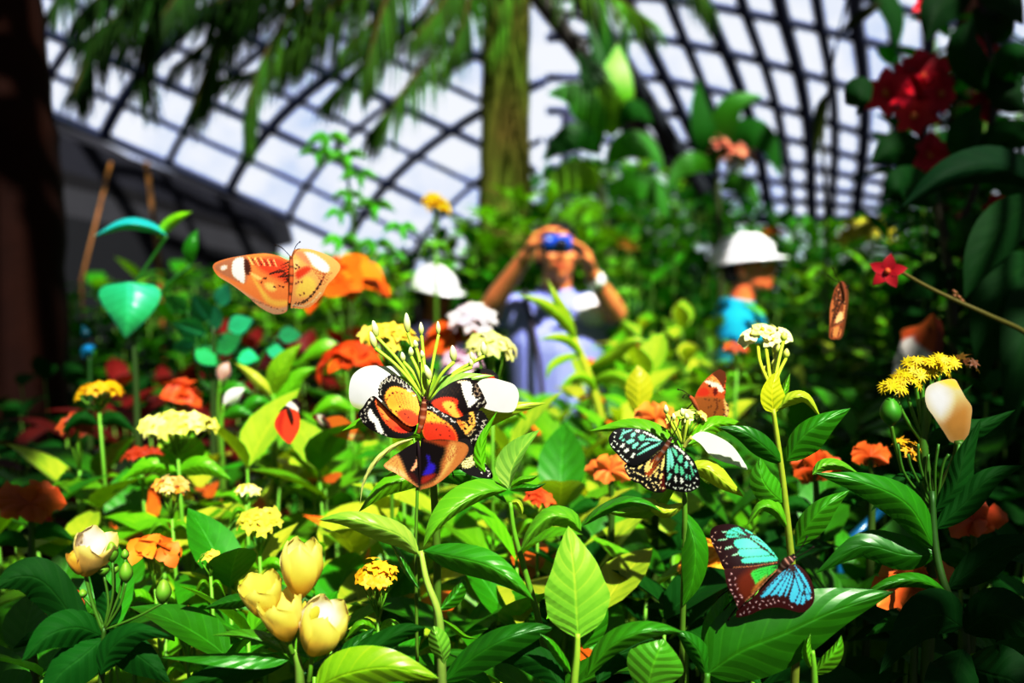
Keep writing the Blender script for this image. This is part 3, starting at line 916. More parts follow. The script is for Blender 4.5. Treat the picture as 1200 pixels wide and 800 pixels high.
# ---------------------------------------------------------------- cyan butterfly, lower right
K_ = bfly('turquoise butterfly with dark maroon borders resting on the lower right leaf', (915, 660, .408))
kz = lambda P: zz(P, 825, 605, 6.4)
MAR, MAR2 = B(44, 8, 11), B(62, 10, 9)
AQ = B(92, 218, 184); AQB = B(84, 184, 212); GRN = B(70, 200, 84)
kf = kz([(568, 350), (545, 300), (505, 245), (420, 165), (320, 97), (220, 60), (130, 60), (65, 85), (45, 130), (60, 200), (90, 260), (118, 320), (135, 370), (165, 400), (260, 400), (410, 375), (520, 360)])
lay = []
for P in [[(225, 185), (290, 165), (340, 170), (410, 220), (425, 235), (260, 240)], [(265, 247), (430, 240), (505, 285), (290, 303)], [(300, 312), (510, 290), (545, 335), (312, 352)], [(345, 155), (400, 150), (470, 205), (545, 295), (545, 310), (480, 250)],
          [(180, 110), (220, 85), (270, 85), (310, 130), (320, 150), (220, 160), (165, 150)], [(300, 95), (340, 105), (370, 130), (340, 125)], [(110, 175), (170, 165), (165, 175), (115, 180)], [(155, 235), (205, 220), (215, 230), (165, 245)], [(215, 290), (260, 270), (265, 275), (225, 295)], [(130, 115), (170, 110), (160, 122)]]:
    lay.append(('P', kz(P), AQ if len(P) > 4 or P[0][0] > 224 else B(170, 228, 190), .5))
for P in [[(245, 243), (430, 238), (520, 285)], [(280, 307), (420, 298), (525, 290)], [(300, 355), (430, 345), (555, 335)], [(340, 155), (440, 235), (555, 325)], [(330, 148), (470, 205), (550, 300)], [(415, 225), (440, 232)], [(165, 135), (240, 130), (335, 150)], [(200, 165), (270, 150), (335, 152)], [(240, 85), (290, 110), (335, 148)]]:
    lay.append(('L', kz(P), .9, MAR))
lay += [('L', kz([(190, 95), (330, 150), (420, 180)]), .8, MAR), ('L', kz([(180, 140), (330, 148)]), .7, MAR), ('L', kz([(270, 85), (335, 140)]), .8, MAR), ('L', kz([(345, 160), (440, 225), (555, 325)]), .9, MAR),
        ('D', kz([(125, 235), (172, 300), (170, 350), (85, 120), (65, 200), (120, 262), (60, 150), (145, 330), (80, 170), (100, 230)]), .9, B(225, 190, 170)), ('L', kz([(220, 382), (380, 372), (550, 345)]), 1.0, B(190, 130, 80))]
wing(K_, 'forewing', kf, (914, 659), .408, .0002, -.00012, MAR, lay, step=.85, bend=3)
kh = kz([(565, 365), (520, 352), (410, 370), (260, 390), (160, 392), (160, 450), (170, 505), (195, 560), (225, 615), (245, 665), (262, 690), (310, 640), (350, 612), (420, 540), (490, 460), (570, 388)])
lay = [('P', kz([(400, 380), (385, 470), (400, 520), (330, 620), (270, 580), (250, 480), (330, 400)]), B(116, 40, 10), 4), ('P', kz([(362, 410), (545, 360), (560, 378), (405, 500), (378, 480)]), GRN, 1.2), ('P', kz([(400, 500), (470, 440), (430, 500), (360, 570)]), B(180, 130, 50), 2)]
for k in range(4): lay.append(('L', kz([(375 + 8 * k, 420 + 22 * k), (555, 366 + 3 * k)]), .6, B(20, 70, 25)))
lay += [('L', kz([(310, 632), (430, 520), (560, 386)]), 1.2, B(175, 125, 80)), ('D', kz([(205, 430), (235, 465), (190, 475), (235, 510), (205, 550), (275, 590), (215, 580), (255, 635), (200, 510), (250, 540), (285, 605), (235, 600), (250, 660)]), 1.0, B(228, 190, 190))]
wing(K_, 'hindwing', kh, (914, 661), .4085, .0002, -.0001, MAR2, lay, step=.85, bend=2)
kr = kz([(575, 395), (630, 372), (690, 358), (750, 400), (800, 470), (826, 560), (822, 640), (775, 700), (720, 720), (640, 700), (560, 682), (470, 690), (400, 712), (350, 735)] + [(255, 757), (240, 735), (255, 690), (310, 645), (360, 612), (430, 545), (500, 470)])
lay = []
for P in [[(425, 592), (600, 400), (610, 412), (490, 582)], [(500, 588), (620, 415), (640, 410), (560, 572), (540, 582)], [(555, 592), (610, 480), (650, 402), (640, 470), (590, 582)], [(605, 592), (640, 480), (663, 410), (663, 470), (625, 582)], [(640, 612), (680, 460), (715, 560), (680, 642)],
          [(685, 647), (720, 560), (735, 580), (715, 655)], [(725, 660), (737, 590), (760, 600), (755, 645)], [(682, 372), (700, 385), (760, 460), (803, 560), (795, 575), (750, 490)], [(675, 408), (700, 420), (750, 510), (742, 572), (720, 545)], [(757, 530), (790, 560), (800, 610), (775, 630), (762, 580)]]:
    lay.append(('P', kz(P), AQB, .5))
for P in [[(430, 590), (525, 490), (612, 405)], [(495, 588), (565, 500), (640, 405)], [(545, 592), (610, 480), (650, 400)], [(597, 592), (640, 480), (664, 405)], [(632, 612), (670, 500), (668, 400)], [(680, 648), (718, 562), (672, 405)], [(720, 660), (736, 588), (745, 575)], [(718, 560), (745, 575), (805, 590)], [(672, 395), (745, 505), (758, 585)], [(680, 385), (745, 490), (795, 578)], [(755, 530), (748, 575)]]:
    lay.append(('L', kz(P), .9, MAR))
lay.append(('D', kz([(300, 660), (345, 650), (390, 640), (420, 660), (440, 635), (480, 630), (520, 620), (560, 630), (600, 645), (640, 660), (330, 690), (370, 680), (470, 660), (530, 645), (260, 690), (300, 720), (660, 680), (805, 610), (275, 735), (420, 690), (500, 655), (340, 715)]), .85, B(230, 195, 195)))
wing(K_, 'hindwing', kr, (917, 664), .408, .00002, -.00014, MAR2, lay, step=.85, bend=2)
body(K_, [(931, 651, .405), (927, 655, .405), (921, 659, .4055), (915, 666, .407), (908, 676, .408)], [2.6, 4.2, 5.0, 3.4, 1.6], B(40, 12, 12), B(90, 50, 30), B(200, 160, 140),
     legs=[[(855, 690, .410), (848, 695, .410), (842, 700, .411)], [(860, 702, .410), (853, 709, .410), (848, 715, .411)], [(863, 712, .410), (857, 720, .410), (853, 727, .411)]], ant=[[(931, 651, .405), (940, 640, .404), (946, 628, .403)], [(932, 653, .405), (944, 647, .403), (954, 640, .402)]])
eyes(K_, [(930, 650, .404), (932.5, 653, .404)], 1.5)

# ---------------------------------------------------------------- brown one with folded wings
W_ = bfly('small brown butterfly with folded wings and a pale band, perched above the white bract', (812, 467, .5))
wz = lambda P: zz(P, 795, 425, 9.41)
out = wz([(165, 400), (185, 360), (222, 280), (300, 182), (345, 140), (390, 105), (440, 85), (490, 108), (530, 160), (520, 240), (522, 310), (512, 385), (520, 420), (550, 468), (558, 550), (530, 612), (482, 678), (430, 716), (380, 710), (330, 668), (270, 630), (232, 560), (200, 520), (160, 470)])
lay = [('P', wz([(190, 370), (300, 182), (440, 80), (535, 150), (520, 380), (460, 390), (330, 370), (230, 380)]), B(196, 96, 36), 1.2), ('P', wz([(330, 180), (400, 110), (450, 90), (480, 130), (500, 210), (440, 220), (380, 200)]), B(214, 140, 66), 1.2),
       ('P', wz([(285, 205), (330, 195), (390, 215), (450, 230), (500, 290), (490, 320), (450, 320), (420, 270), (370, 265), (330, 235)]), B(246, 222, 198), .7),
       ('P', wz([(200, 340), (270, 270), (340, 310), (320, 360), (230, 365)]), B(202, 58, 24), 1.2), ('P', wz([(380, 310), (410, 275), (430, 300), (425, 350), (395, 360)]), B(110, 18, 12), 1), ('D', wz([(345, 255)]), 1.8, B(30, 12, 8)),
       ('P', wz([(500, 400), (550, 480), (555, 560), (480, 670), (430, 700), (480, 620), (520, 540)]), B(236, 196, 130), 1.4), ('D', wz([(540, 470), (548, 530), (525, 590), (500, 520), (505, 570), (470, 630), (500, 640), (515, 350), (512, 290), (520, 230), (505, 150), (520, 180)]), 1.1, B(40, 20, 10)),
       ('D', wz([(418, 622)]), 2.4, B(190, 40, 26)), ('D', wz([(418, 622)]), 1.0, B(40, 10, 20)), ('D', wz([(300, 400), (340, 410), (330, 490), (400, 410), (360, 480), (430, 500), (400, 540), (450, 420), (380, 620)]), 1.2, B(118, 62, 22)), ('L', wz([(420, 400), (430, 480), (400, 560), (380, 640)]), 1.4, B(110, 50, 20))]
for k in range(4): lay.append(('L', wz([(330 + 36 * k, 175 - 16 * k), (390 + 30 * k, 205 + 8 * k)]), .6, B(240, 200, 140)))
wing(W_, 'folded_wings', out, (812, 470), .5, .0001, .00004, B(158, 100, 38), lay, step=.9, bend=2)
out2 = [(x + 2.5, y - 1.5) for x, y in wz([(165, 400), (222, 280), (300, 182), (390, 105), (440, 85), (500, 140), (470, 300), (420, 420), (300, 470)])]
wing(W_, 'far_wing', out2, (812, 470), .503, .0001, .00004, B(120, 60, 25), [], step=2)
body(W_, [(808, 464.5, .5), (811, 467, .5), (815, 474, .5), (819, 482, .501)], [2, 2.6, 2.4, 1.2], B(170, 90, 44), B(140, 90, 50), ant=[[(807, 464, .5), (803, 462, .498), (800, 466, .497)], [(808, 463, .5), (801, 458, .5), (794, 456, .5)]], legs=[[(812, 472, .5), (808, 476, .5), (804, 480, .5)], [(818, 484, .5), (822, 492, .5), (824, 496, .5)]])
eyes(W_, [(807.5, 463.5, .498)], 1.2)

# ---------------------------------------------------------------- flying lacewing, upper left
Fl = bfly('orange butterfly with white wing bands in flight at the upper left', (340, 330, .5))
fz = lambda P: zz(P, 245, 280, 7.5)
lw = fz([(728, 155), (700, 185), (600, 145), (490, 125), (340, 138), (180, 165), (70, 200), (33, 235), (45, 280), (90, 335), (200, 402), (330, 500), (450, 602), (570, 660), (670, 645), (705, 580), (722, 450), (728, 300)])
ORG = B(244, 150, 76)
lay = [('P', fz([(40, 235), (190, 165), (320, 140), (340, 290), (310, 390), (190, 350), (90, 300)]), B(186, 134, 96), 2), ('P', fz([(215, 190), (300, 165), (312, 270), (308, 385), (265, 365), (205, 305)]), B(252, 246, 238), 1), ('P', fz([(110, 240), (145, 230), (160, 250), (125, 275), (100, 262)]), B(250, 230, 215), 1),
       ('P', fz([(80, 320), (330, 480), (560, 600), (700, 585), (660, 650), (540, 660), (330, 515), (150, 405)]), B(216, 178, 142), 2), ('P', fz([(380, 330), (430, 430), (500, 555), (600, 595), (690, 580), (700, 540), (560, 530), (470, 440)]), B(250, 196, 96), 2), ('P', fz([(420, 190), (600, 160), (700, 230), (715, 390), (600, 350), (500, 300), (430, 250)]), B(230, 84, 40), 3.5),
       ('P', fz([(490, 390), (560, 390), (590, 440), (560, 460), (510, 440)]), B(252, 205, 120), 2), ('P', fz([(310, 180), (350, 190), (370, 280), (340, 320), (310, 270)]), B(92, 40, 24), 1.2), ('P', fz([(360, 290), (460, 340), (430, 360), (380, 320)]), B(252, 200, 130), 1)]
for k in range(9): lay.append(('L', fz([(345 + 28 * k, 160 + 3 * k), (385 + 26 * k, 225 + 2 * k)]), 1.1, B(70, 36, 20) if k % 2 else B(236, 214, 150)))
for k in range(8): lay.append(('L', fz([(550 + 20 * k, 300 + 12 * k - 14 * (k % 3)), (640 + 12 * k, 260 + 14 * k)]), 1.3, B(52, 24, 10)))
for k in range(7): lay.append(('L', fz([(630 + 6 * k, 235 + 24 * k), (725, 190 + 30 * k)]), 1.3, B(50, 26, 12)))
lay.append(('D', fz([(485, 345), (460, 380), (560, 300), (575, 420), (620, 415), (650, 420), (500, 345), (540, 305)]), 1.3, B(40, 16, 8)))
for k in range(6): lay.append(('L', fz([(330 + 60 * k, 505 + 24 * k), (410 + 50 * k, 555 + 16 * k)]), .6, B(150, 95, 60)))
wing(Fl, 'wing', lw, (341, 325), .5, .00022, .0001, ORG, lay, step=.95, bend=2)
rw = fz([(722, 165), (745, 100), (810, 83), (930, 98), (1085, 165), (1155, 240)] + [(1110, 330), (1040, 405), (1000, 485)] + scallop([(950, 545), (880, 600), (800, 612), (715, 602)], 5, 30) + [(705, 500), (715, 300)])
lay = [('P', fz([(835, 118), (930, 135), (1040, 220), (1052, 280), (1000, 290), (900, 220), (850, 160)]), B(252, 248, 242), 1.4), ('P', fz([(740, 110), (830, 110), (900, 210), (870, 230), (780, 150)]), B(230, 150, 110), 2), ('P', fz([(760, 290), (850, 240), (900, 260), (860, 300), (780, 350)]), B(226, 78, 36), 1.8), ('P', fz([(770, 430), (850, 330), (930, 370), (930, 460), (850, 510), (770, 500)]), B(250, 204, 104), 2.5),
       ('P', fz([(730, 190), (790, 190), (780, 250), (735, 300)]), B(238, 200, 140), 1.4), ('D', fz([(785, 380), (815, 375), (800, 495), (835, 480), (765, 390), (770, 230), (760, 260), (790, 250)]), 1.2, B(50, 22, 10))]
for k in range(9): lay.append(('L', fz([(740 + 30 * k, 590 - 3 * k * k), (765 + 32 * k, 560 - 4 * k * k)]), 1.5, B(56, 24, 10)))
for k in range(6): lay.append(('L', fz([(900 + 20 * k, 250 + 10 * k), (1010 + 14 * k, 400 - 20 * k)]), .8, B(190, 110, 56)))
lay.append(('L', fz([(735, 580), (830, 590), (910, 550), (980, 470)]), 1.2, B(235, 215, 180)))
wing(Fl, 'wing', rw, (341, 325), .5, -.00004, .0001, B(240, 178, 112), lay, step=.95, bend=2)
body(Fl, [(341, 300, .497), (341.5, 318, .496), (341, 335, .497), (339, 357, .5)], [1.8, 2.8, 2.2, 1.4], B(150, 90, 40), B(225, 120, 50), B(60, 30, 14), ant=[[(340, 300, .497), (330, 290, .496), (322, 287, .495)], [(342, 300, .497), (347, 288, .496), (352, 283, .495)]])

# ---------------------------------------------------------------- small one in flight on the right
Sm = bfly('narrow brown butterfly with closed wings in the air left of the red flower', (982, 362, .56))
sz = lambda P: zz(P, 940, 290, 6.67)
out = sz([(300, 262), (325, 280), (345, 335), (348, 410), (335, 500), (322, 590), (300, 690), (262, 718), (212, 705), (212, 600), (215, 480), (232, 400), (255, 320)])
lay = [('P', sz([(270, 540), (300, 500), (322, 520), (310, 580), (260, 590)]), B(238, 200, 145), 1.2), ('P', sz([(230, 640), (290, 610), (305, 680), (250, 700)]), B(214, 150, 88), 1.5), ('P', sz([(225, 430), (250, 420), (240, 520), (220, 600)]), B(190, 128, 70), 1.2), ('L', sz([(335, 420), (320, 560)]), 1.4, B(214, 160, 100))]
for P in [[(300, 270), (280, 400), (230, 600)], [(320, 300), (310, 420), (250, 560)], [(265, 330), (330, 400)], [(245, 390), (335, 440)], [(230, 615), (320, 570)], [(240, 640), (230, 700)], [(280, 450), (230, 500)], [(300, 620), (280, 690)], [(260, 360), (250, 450)]]:
    lay.append(('L', sz(P), 1.3, B(56, 22, 12)))
lay.append(('D', sz([(285, 330), (300, 370), (270, 400), (315, 345), (290, 430)]), .9, B(225, 170, 120)))
wing(Sm, 'folded_wings', out, (983, 345), .56, .0002, 0, B(142, 80, 36), lay, step=.9)
wing(Sm, 'far_wing', [(x + 2.5, y + .5) for x, y in out], (983, 345), .564, .0002, 0, B(120, 70, 30), [], step=2)
body(Sm, [(986, 330, .56), (988, 336, .56), (990, 345, .56), (990, 352, .56)], [1.6, 2.4, 2.0, 1], B(120, 60, 30), B(150, 90, 50), ant=[[(984, 331, .56), (979, 322, .558), (975.5, 313.5, .556)], [(985, 331, .56), (977, 328, .56), (970, 322, .56)]], legs=[[(990, 338, .56), (994, 336, .56), (995, 333, .56)]])

# ---------------------------------------------------------------- blurred ones further back
Rd = bfly('small red orange butterfly with a white tipped wing on a leaf at the left', (340, 495, .66))
rz = lambda P: zz(P, 150, 430, 4.21)
wing(Rd, 'hindwing', rz([(722, 285), (745, 228), (790, 205), (838, 222), (848, 290), (822, 350), (795, 378), (752, 340)]), (340, 490), .66, .0002, 0, B(238, 84, 40), [('P', rz([(735, 290), (750, 230), (775, 215), (760, 290), (760, 340)]), B(200, 50, 24), 1.5)], step=1.2)
wing(Rd, 'forewing', rz([(745, 225), (780, 185), (810, 160), (838, 155), (845, 190), (842, 240), (800, 222)]), (340, 480), .663, .0002, 0, B(38, 14, 14), [('P', rz([(775, 185), (800, 165), (838, 200), (835, 222), (800, 200)]), WHT, .8)], step=1.2)
body(Rd, [(337, 478, .658), (340, 484, .658), (343, 494, .658)], [1.6, 2.4, 1.4], B(60, 20, 14))
Or = bfly('orange butterfly with a white wing spot, wings flat, left of the white bract', (398, 497, .72))
wing(Or, 'forewing', rz([(1000, 300), (975, 255), (1050, 240), (1110, 285), (1165, 335), (1120, 362), (1040, 345), (1005, 330)]), (395, 497), .72, .0001, .0003, B(248, 146, 48), [('P', rz([(1080, 330), (1165, 335), (1120, 360)]), B(250, 220, 160), 1.5)], step=1.3)
wing(Or, 'far_wing', rz([(975, 255), (1000, 310), (960, 290), (910, 250), (930, 230), (960, 235)]), (385, 492), .72, .0001, .0003, B(130, 56, 30), [('P', rz([(930, 235), (970, 240), (985, 285), (950, 275)]), WHT, .8)], step=1.3)
body(Or, [(378, 488, .718), (383, 494, .718), (388, 503, .718)], [1.6, 2.2, 1.4], B(90, 40, 20))
Br = bfly('blurred orange and white banded butterfly above the yellow ray flowers at the right', (1070, 402, .95))
wing(Br, 'wing', [(1046, 432), (1050, 415), (1056, 398), (1057, 386), (1078, 380), (1088, 371), (1094, 368), (1097, 385), (1097, 402), (1092, 418), (1080, 425), (1062, 434), (1048, 440)], (1080, 405), .95, -.0004, 0, B(206, 98, 36),
     [('P', [(1045, 440), (1048, 415), (1058, 398), (1078, 394), (1092, 404), (1090, 418), (1075, 424), (1060, 434)], B(232, 226, 224), 1.5), ('P', [(1070, 395), (1097, 385), (1097, 410), (1088, 412)], B(190, 80, 30), 2)], step=1.5)
wing(Br, 'wing', [(1096, 372), (1104, 380), (1106, 400), (1100, 425), (1090, 422), (1093, 400)], (1092, 405), .95, .0006, 0, B(120, 40, 16), [], step=1.8)
body(Br, [(1088, 382, .948), (1093, 400, .948), (1092, 422, .948)], [2, 3, 2], B(80, 34, 16))
# ================================================================ foreground plants
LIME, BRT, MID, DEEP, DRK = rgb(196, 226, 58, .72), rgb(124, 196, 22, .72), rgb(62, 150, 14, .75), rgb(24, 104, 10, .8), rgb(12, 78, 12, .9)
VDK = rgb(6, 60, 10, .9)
TEAL = rgb(60, 205, 160, .7)
STEMC = rgb(120, 180, 40, .7)
ORANGE, RED, DRED = rgb(246, 130, 36, .8), rgb(214, 60, 20, .8), rgb(104, 12, 8, .8)
YEL, CREAM, WHITE = rgb(250, 222, 40, .85), rgb(252, 248, 170, .88), (.84, .85, .80)

class Plant:
    """one rooted plant: stem to the soil, its leaves and flowers as parts."""
    def __init__(s, name, label, cat, p, group=None):
        s.g = ground(at(*p)); s.o = thing(name, label, cat, s.g, group or ('flowering plants of the bed' if cat == 'flowering plant' else 'leafy plants of the bed' if cat == 'plant' else None))
    def stem(s, pts, rpx, col=STEMC, root=True, name='stem'):
        mb = MB()
        P = [at(*q) for q in cr(pts, 4 * len(pts))]
        r = rpx * pts[0][2] / F
        if root:
            e = P[-1]
            for k in range(1, 7):
                t = k / 6
                P.append(Vector((e.x + (s.g.x - e.x) * t * t, e.y + (s.g.y - e.y) * t * t, e.z * (1 - t))))
        n = len(P)
        tube(mb, P, [r * (.8 + .9 * i / n) for i in range(n)], [col, mixc(col, rgb(60, 70, 25), .8)], 7)
        return mb.build(name, M['stem'], s.o)
    def leaf(s, mid, wl, wr, col, name='leaf', mat='leaf', label=None, **kw):
        if max(col) < .12: mat = 'shadeleaf'
        mb = MB(); pleaf(mb, mid, wl, wr, col, **kw)
        o = mb.build(name, M[mat], s.o)
        if label: o['label'] = label
        return o
    def part(s, mb, name, mat='petal', label=None, parent=None):
        o = mb.build(name, M[mat], parent or s.o)
        if label: o['label'] = label
        return o

def floret(mb, c, nrm, r, col, ctr=None, n=5, pw=.42, cup=.25):
    nrm = Vector(nrm).normalized()
    a = nrm.orthogonal().normalized(); b = nrm.cross(a)
    th0 = random.uniform(0, 6)
    for k in range(n):
        th = th0 + 2 * PI * k / n
        d = a * math.cos(th) + b * math.sin(th)
        wleaf(mb, c, (d + nrm * cup).normalized(), nrm, r, r * pw, .5, jit(col, .12), 5, 1, .2, .75, .1)
    if ctr: ball(mb, c + nrm * r * .12, r * .18, ctr, 6, 4)

def dome_cluster(p, rx, ry, n, fl, col, ctr=None, col2=None, npet=5, pw=.34, flat=.8):
    """head of many small florets; returns the mesh and its stalks' mesh. sizes in photo pixels."""
    mb, st = MB(), MB()
    u = p[2] / F
    c = at(*p)
    root = c + Vector((0, .0, -ry * 2.6 * u))
    for i in range(n):
        q = random.random() ** .5; th = i * 2.399963
        x, y = math.cos(th) * q, math.sin(th) * q
        z = math.sqrt(max(0, 1 - q * q)) * flat
        o = c + Vector((x * rx * u, y * rx * .7 * u, z * ry * u + random.uniform(-.2, .2) * ry * u))
        o += Vector((random.uniform(-.12, .12) * rx, random.uniform(-.12, .12) * rx, random.uniform(-.3, .3) * ry)) * u
        nrm = Vector((x * .9 + random.uniform(-.5, .5), y * .9 - .35 + random.uniform(-.4, .4), .4 + z)).normalized()
        floret(mb, o, nrm, fl * u * random.uniform(.8, 1.15), mixc(col, col2 or col, random.random()), ctr, npet, pw)
        if i % 2 == 0: tube(st, [root, (root + o) / 2 + Vector((0, 0, -.1 * ry * u)), o], [1.1 * u, .7 * u], STEMC, 5)
    return mb, st, root

def tulip(base, tip, w, c0, c1, open_=.0, npet=5, hot=None, hotang=0.):
    """goblet of overlapping petals from base to tip (px,py,d); w = half width in px."""
    B0, T0 = at(*base), at(*tip)
    ax = (T0 - B0); H = ax.length; ax.normalize()
    W = w * base[2] / F
    a = ax.cross(Vector((0, 1, 0))).normalized(); b = ax.cross(a)
    mb = MB()
    n, m = 14, 4
    for k in range(npet):
        ph = 2 * PI * k / npet + .4
        vs, fs, cs = [], [], []
        for i in range(n):
            t = i / (n - 1)
            r = W * (.16 + .84 * math.sin(PI * min(1, t * (.78 - .26 * open_) + .02)) ** .75)
            if open_: r *= 1 + open_ * .35 * max(0, t - .6) * 2.5
            span = 2 * PI / npet * .74 * (1 - .80 * max(0, (t - .62) / .38) ** 2.0)
            for j in range(-m, m + 1):
                s = j / m
                th = ph + s * span
                rr = r * (1 + .05 * s + .03 * (k % 2)) + W * .05 * math.sin(t * 9 + s * 4 + k) * t
                h = H * (t * (1 - .05 * abs(s)) + .02 * math.sin(s * 5 + k) * t)
                vs.append(B0 + ax * h + (a * math.cos(th) + b * math.sin(th)) * rr)
                c = mixc(c0, c1, min(1, t * 1.1))
                if hot is not None:  # sunlit hot spot painted into the petal colour on one side
                    q = max(0, math.cos(th - hotang)) * (1 - abs(2 * t - 1.15))
                    c = mixc(c, hot, min(1, max(0, q) * 1.3))
                cs.append(c)
        w_ = 2 * m + 1
        for i in range(n - 1):
            for j in range(2 * m):
                fs.append((i * w_ + j, i * w_ + j + 1, (i + 1) * w_ + j + 1, (i + 1) * w_ + j))
        mb.add(vs, fs, cs)
    return mb

def slim_bud(base, tip, w, col, col2):
    mb = MB(); n = 12
    S = cr([base, tip], n)
    R = [max(.0001, w * base[2] / F * (.25 + .85 * math.sin(PI * (i / (n - 1)) ** .9) * (1 - .25 * i / n))) for i in range(n)]
    R[-1] = .0001
    tube(mb, [at(*p) for p in S], R, [col, col2], 9)
    return mb

# ---- plant with the leaf rosette right under the lacewings
p = Plant('leafy_plant', 'slender stem topped by a pale pleated young leaf right of the lacewings', 'plant', (640, 760, .44))
p.stem([(598, 588, .44), (603, 625, .44), (617, 675, .44), (632, 730, .44), (645, 800, .44)], 3.2)
p.leaf([(596, 572, .44), (600, 548, .438), (613, 525, .436), (633, 503, .437)], 22, 7, rgb(176, 220, 110, .7), dl=-.003, dr=-.008, col2=rgb(150, 210, 80, .7))
p.leaf([(598, 570, .44), (610, 562, .437), (622, 560, .436), (631, 557, .436)], 4, 5, BRT)
p.leaf([(598, 574, .44), (612, 571, .436), (626, 571, .435), (640, 566, .436)], 5, 5, MID)
p.leaf([(594, 574, .44), (566, 578, .432), (535, 594, .424), (512, 616, .421), (496, 641, .423)], 8, 22, rgb(108, 178, 30, .75), dl=.006, dr=.010, col2=rgb(130, 196, 40, .7))
p.leaf([(572, 560, .446), (564, 540, .445), (566, 515, .445), (583, 481, .447)], 9, 6, rgb(120, 200, 20, .75), dl=.002, dr=.003)
p.leaf([(596, 590, .44), (606, 588, .438), (611, 596, .437), (612, 603, .437)], 4, 4, LIME)
# ---- left pale stem with crossing leaves
p = Plant('leafy_plant', 'pale green stem with a long dark leaf and a small cupped leaf low down', 'plant', (518, 820, .41))
p.stem([(493, 645, .415), (500, 680, .412), (512, 712, .41), (516, 740, .41), (518, 800, .41)], 4.0, rgb(170, 205, 90, .7))
p.leaf([(491, 650, .414), (470, 628, .408), (440, 616, .402), (405, 607, .40), (372, 609, .402)], 17, 15, rgb(176, 216, 92, .72), dl=.008, dr=.006, col2=rgb(140, 200, 60, .7))
p.leaf([(496, 645, .414), (530, 652, .408), (570, 662, .402), (600, 680, .399), (626, 704, .40)], 20, 19, rgb(44, 132, 16, .8), dl=.007, dr=.010, col2=rgb(80, 160, 20, .8))
p.leaf([(491, 690, .415), (477, 668, .418), (468, 650, .42), (455, 632, .425)], 5, 5, MID)
p.leaf([(514, 715, .412), (530, 700, .415), (540, 685, .418), (543, 676, .42)], 6, 12, MID)
p.leaf([(520, 778, .408), (517, 762, .404), (512, 745, .403), (508, 733, .405)], 12, 13, rgb(130, 190, 60, .75), k=1.0, tip=.0, dl=.006, dr=.006)
p.leaf([(517, 725, .412), (532, 735, .416), (545, 745, .42), (560, 748, .425)], 3, 4, BRT)
p.leaf([(518, 800, .41), (552, 772, .405), (588, 750, .40), (625, 738, .402), (650, 735, .405)], 17, 24, rgb(34, 116, 12, .8), dl=.008, dr=.006)
# ---- hero leaf plant
p = Plant('leafy_plant', 'stem with one large upright glossy leaf facing the camera, bottom centre', 'plant', (674, 840, .40))
p.stem([(677, 742, .40), (676, 770, .40), (673, 800, .40), (672, 830, .40)], 4.2, rgb(160, 200, 60, .7))
p.leaf([(678, 748, .40), (676, 715, .397), (673, 670, .396), (666, 616, .402)], 39, 41, rgb(146, 210, 62, .74), dl=.005, dr=.006, n=24, m=6, k=.9, tip=.25, wav=.03, col2=rgb(160, 218, 70, .74), label='large upright pale green leaf with raised veins')
p.leaf([(684, 760, .415), (695, 735, .413), (700, 705, .412), (704, 670, .414)], 18, 17, rgb(56, 142, 14, .8), dl=.003, dr=.003)
p.leaf([(681, 622, .412), (668, 607, .408), (645, 604, .405), (624, 622, .404), (609, 646, .406)], 14, 12, rgb(120, 188, 40, .72), dl=.008, dr=.010)
p.leaf([(682, 616, .415), (703, 600, .41), (732, 588, .405), (757, 590, .403), (776, 600, .404)], 8, 7, rgb(74, 164, 24, .78), dl=.012, dr=.006)
p.leaf([(686, 795, .40), (710, 762, .394), (740, 744, .39), (772, 738, .39), (802, 741, .393)], 17, 13, rgb(66, 152, 16, .78), dl=.009, dr=.007)
p.leaf([(672, 792, .402), (658, 770, .398), (645, 752, .396), (632, 742, .397)], 8, 5, rgb(80, 170, 20, .78))
p.leaf([(758, 815, .40), (764, 785, .395), (771, 765, .394), (778, 748, .397)], 34, 38, rgb(96, 172, 36, .75), dl=.006, dr=.006, k=.95, tip=.2)
p.leaf([(660, 810, .405), (640, 780, .41), (600, 765, .415), (560, 778, .42)], 20, 18, rgb(18, 88, 10, .8))
p.leaf([(700, 800, .41), (720, 770, .42), (760, 760, .425), (800, 775, .43)], 20, 18, rgb(14, 80, 10, .8))
# ---- bottom left big yellow-green leaf
p = Plant('leafy_plant', 'low plant with a broad yellow green leaf cut by the bottom edge', 'plant', (380, 830, .385))
p.stem([(372, 806, .385), (368, 830, .385)], 4)
p.leaf([(370, 806, .385), (405, 790, .379), (455, 782, .376), (515, 795, .38)], 30, 24, rgb(150, 200, 26, .75), dl=.006, dr=.008, n=20, m=5, k=.8, tip=.1, label='broad yellow green leaf')
p.leaf([(366, 815, .386), (420, 770, .39), (470, 740, .394), (500, 735, .398)], 14, 14, rgb(20, 92, 10, .8))
p.leaf([(372, 812, .384), (400, 828, .38), (440, 838, .378), (480, 845, .378)], 20, 20, MID)
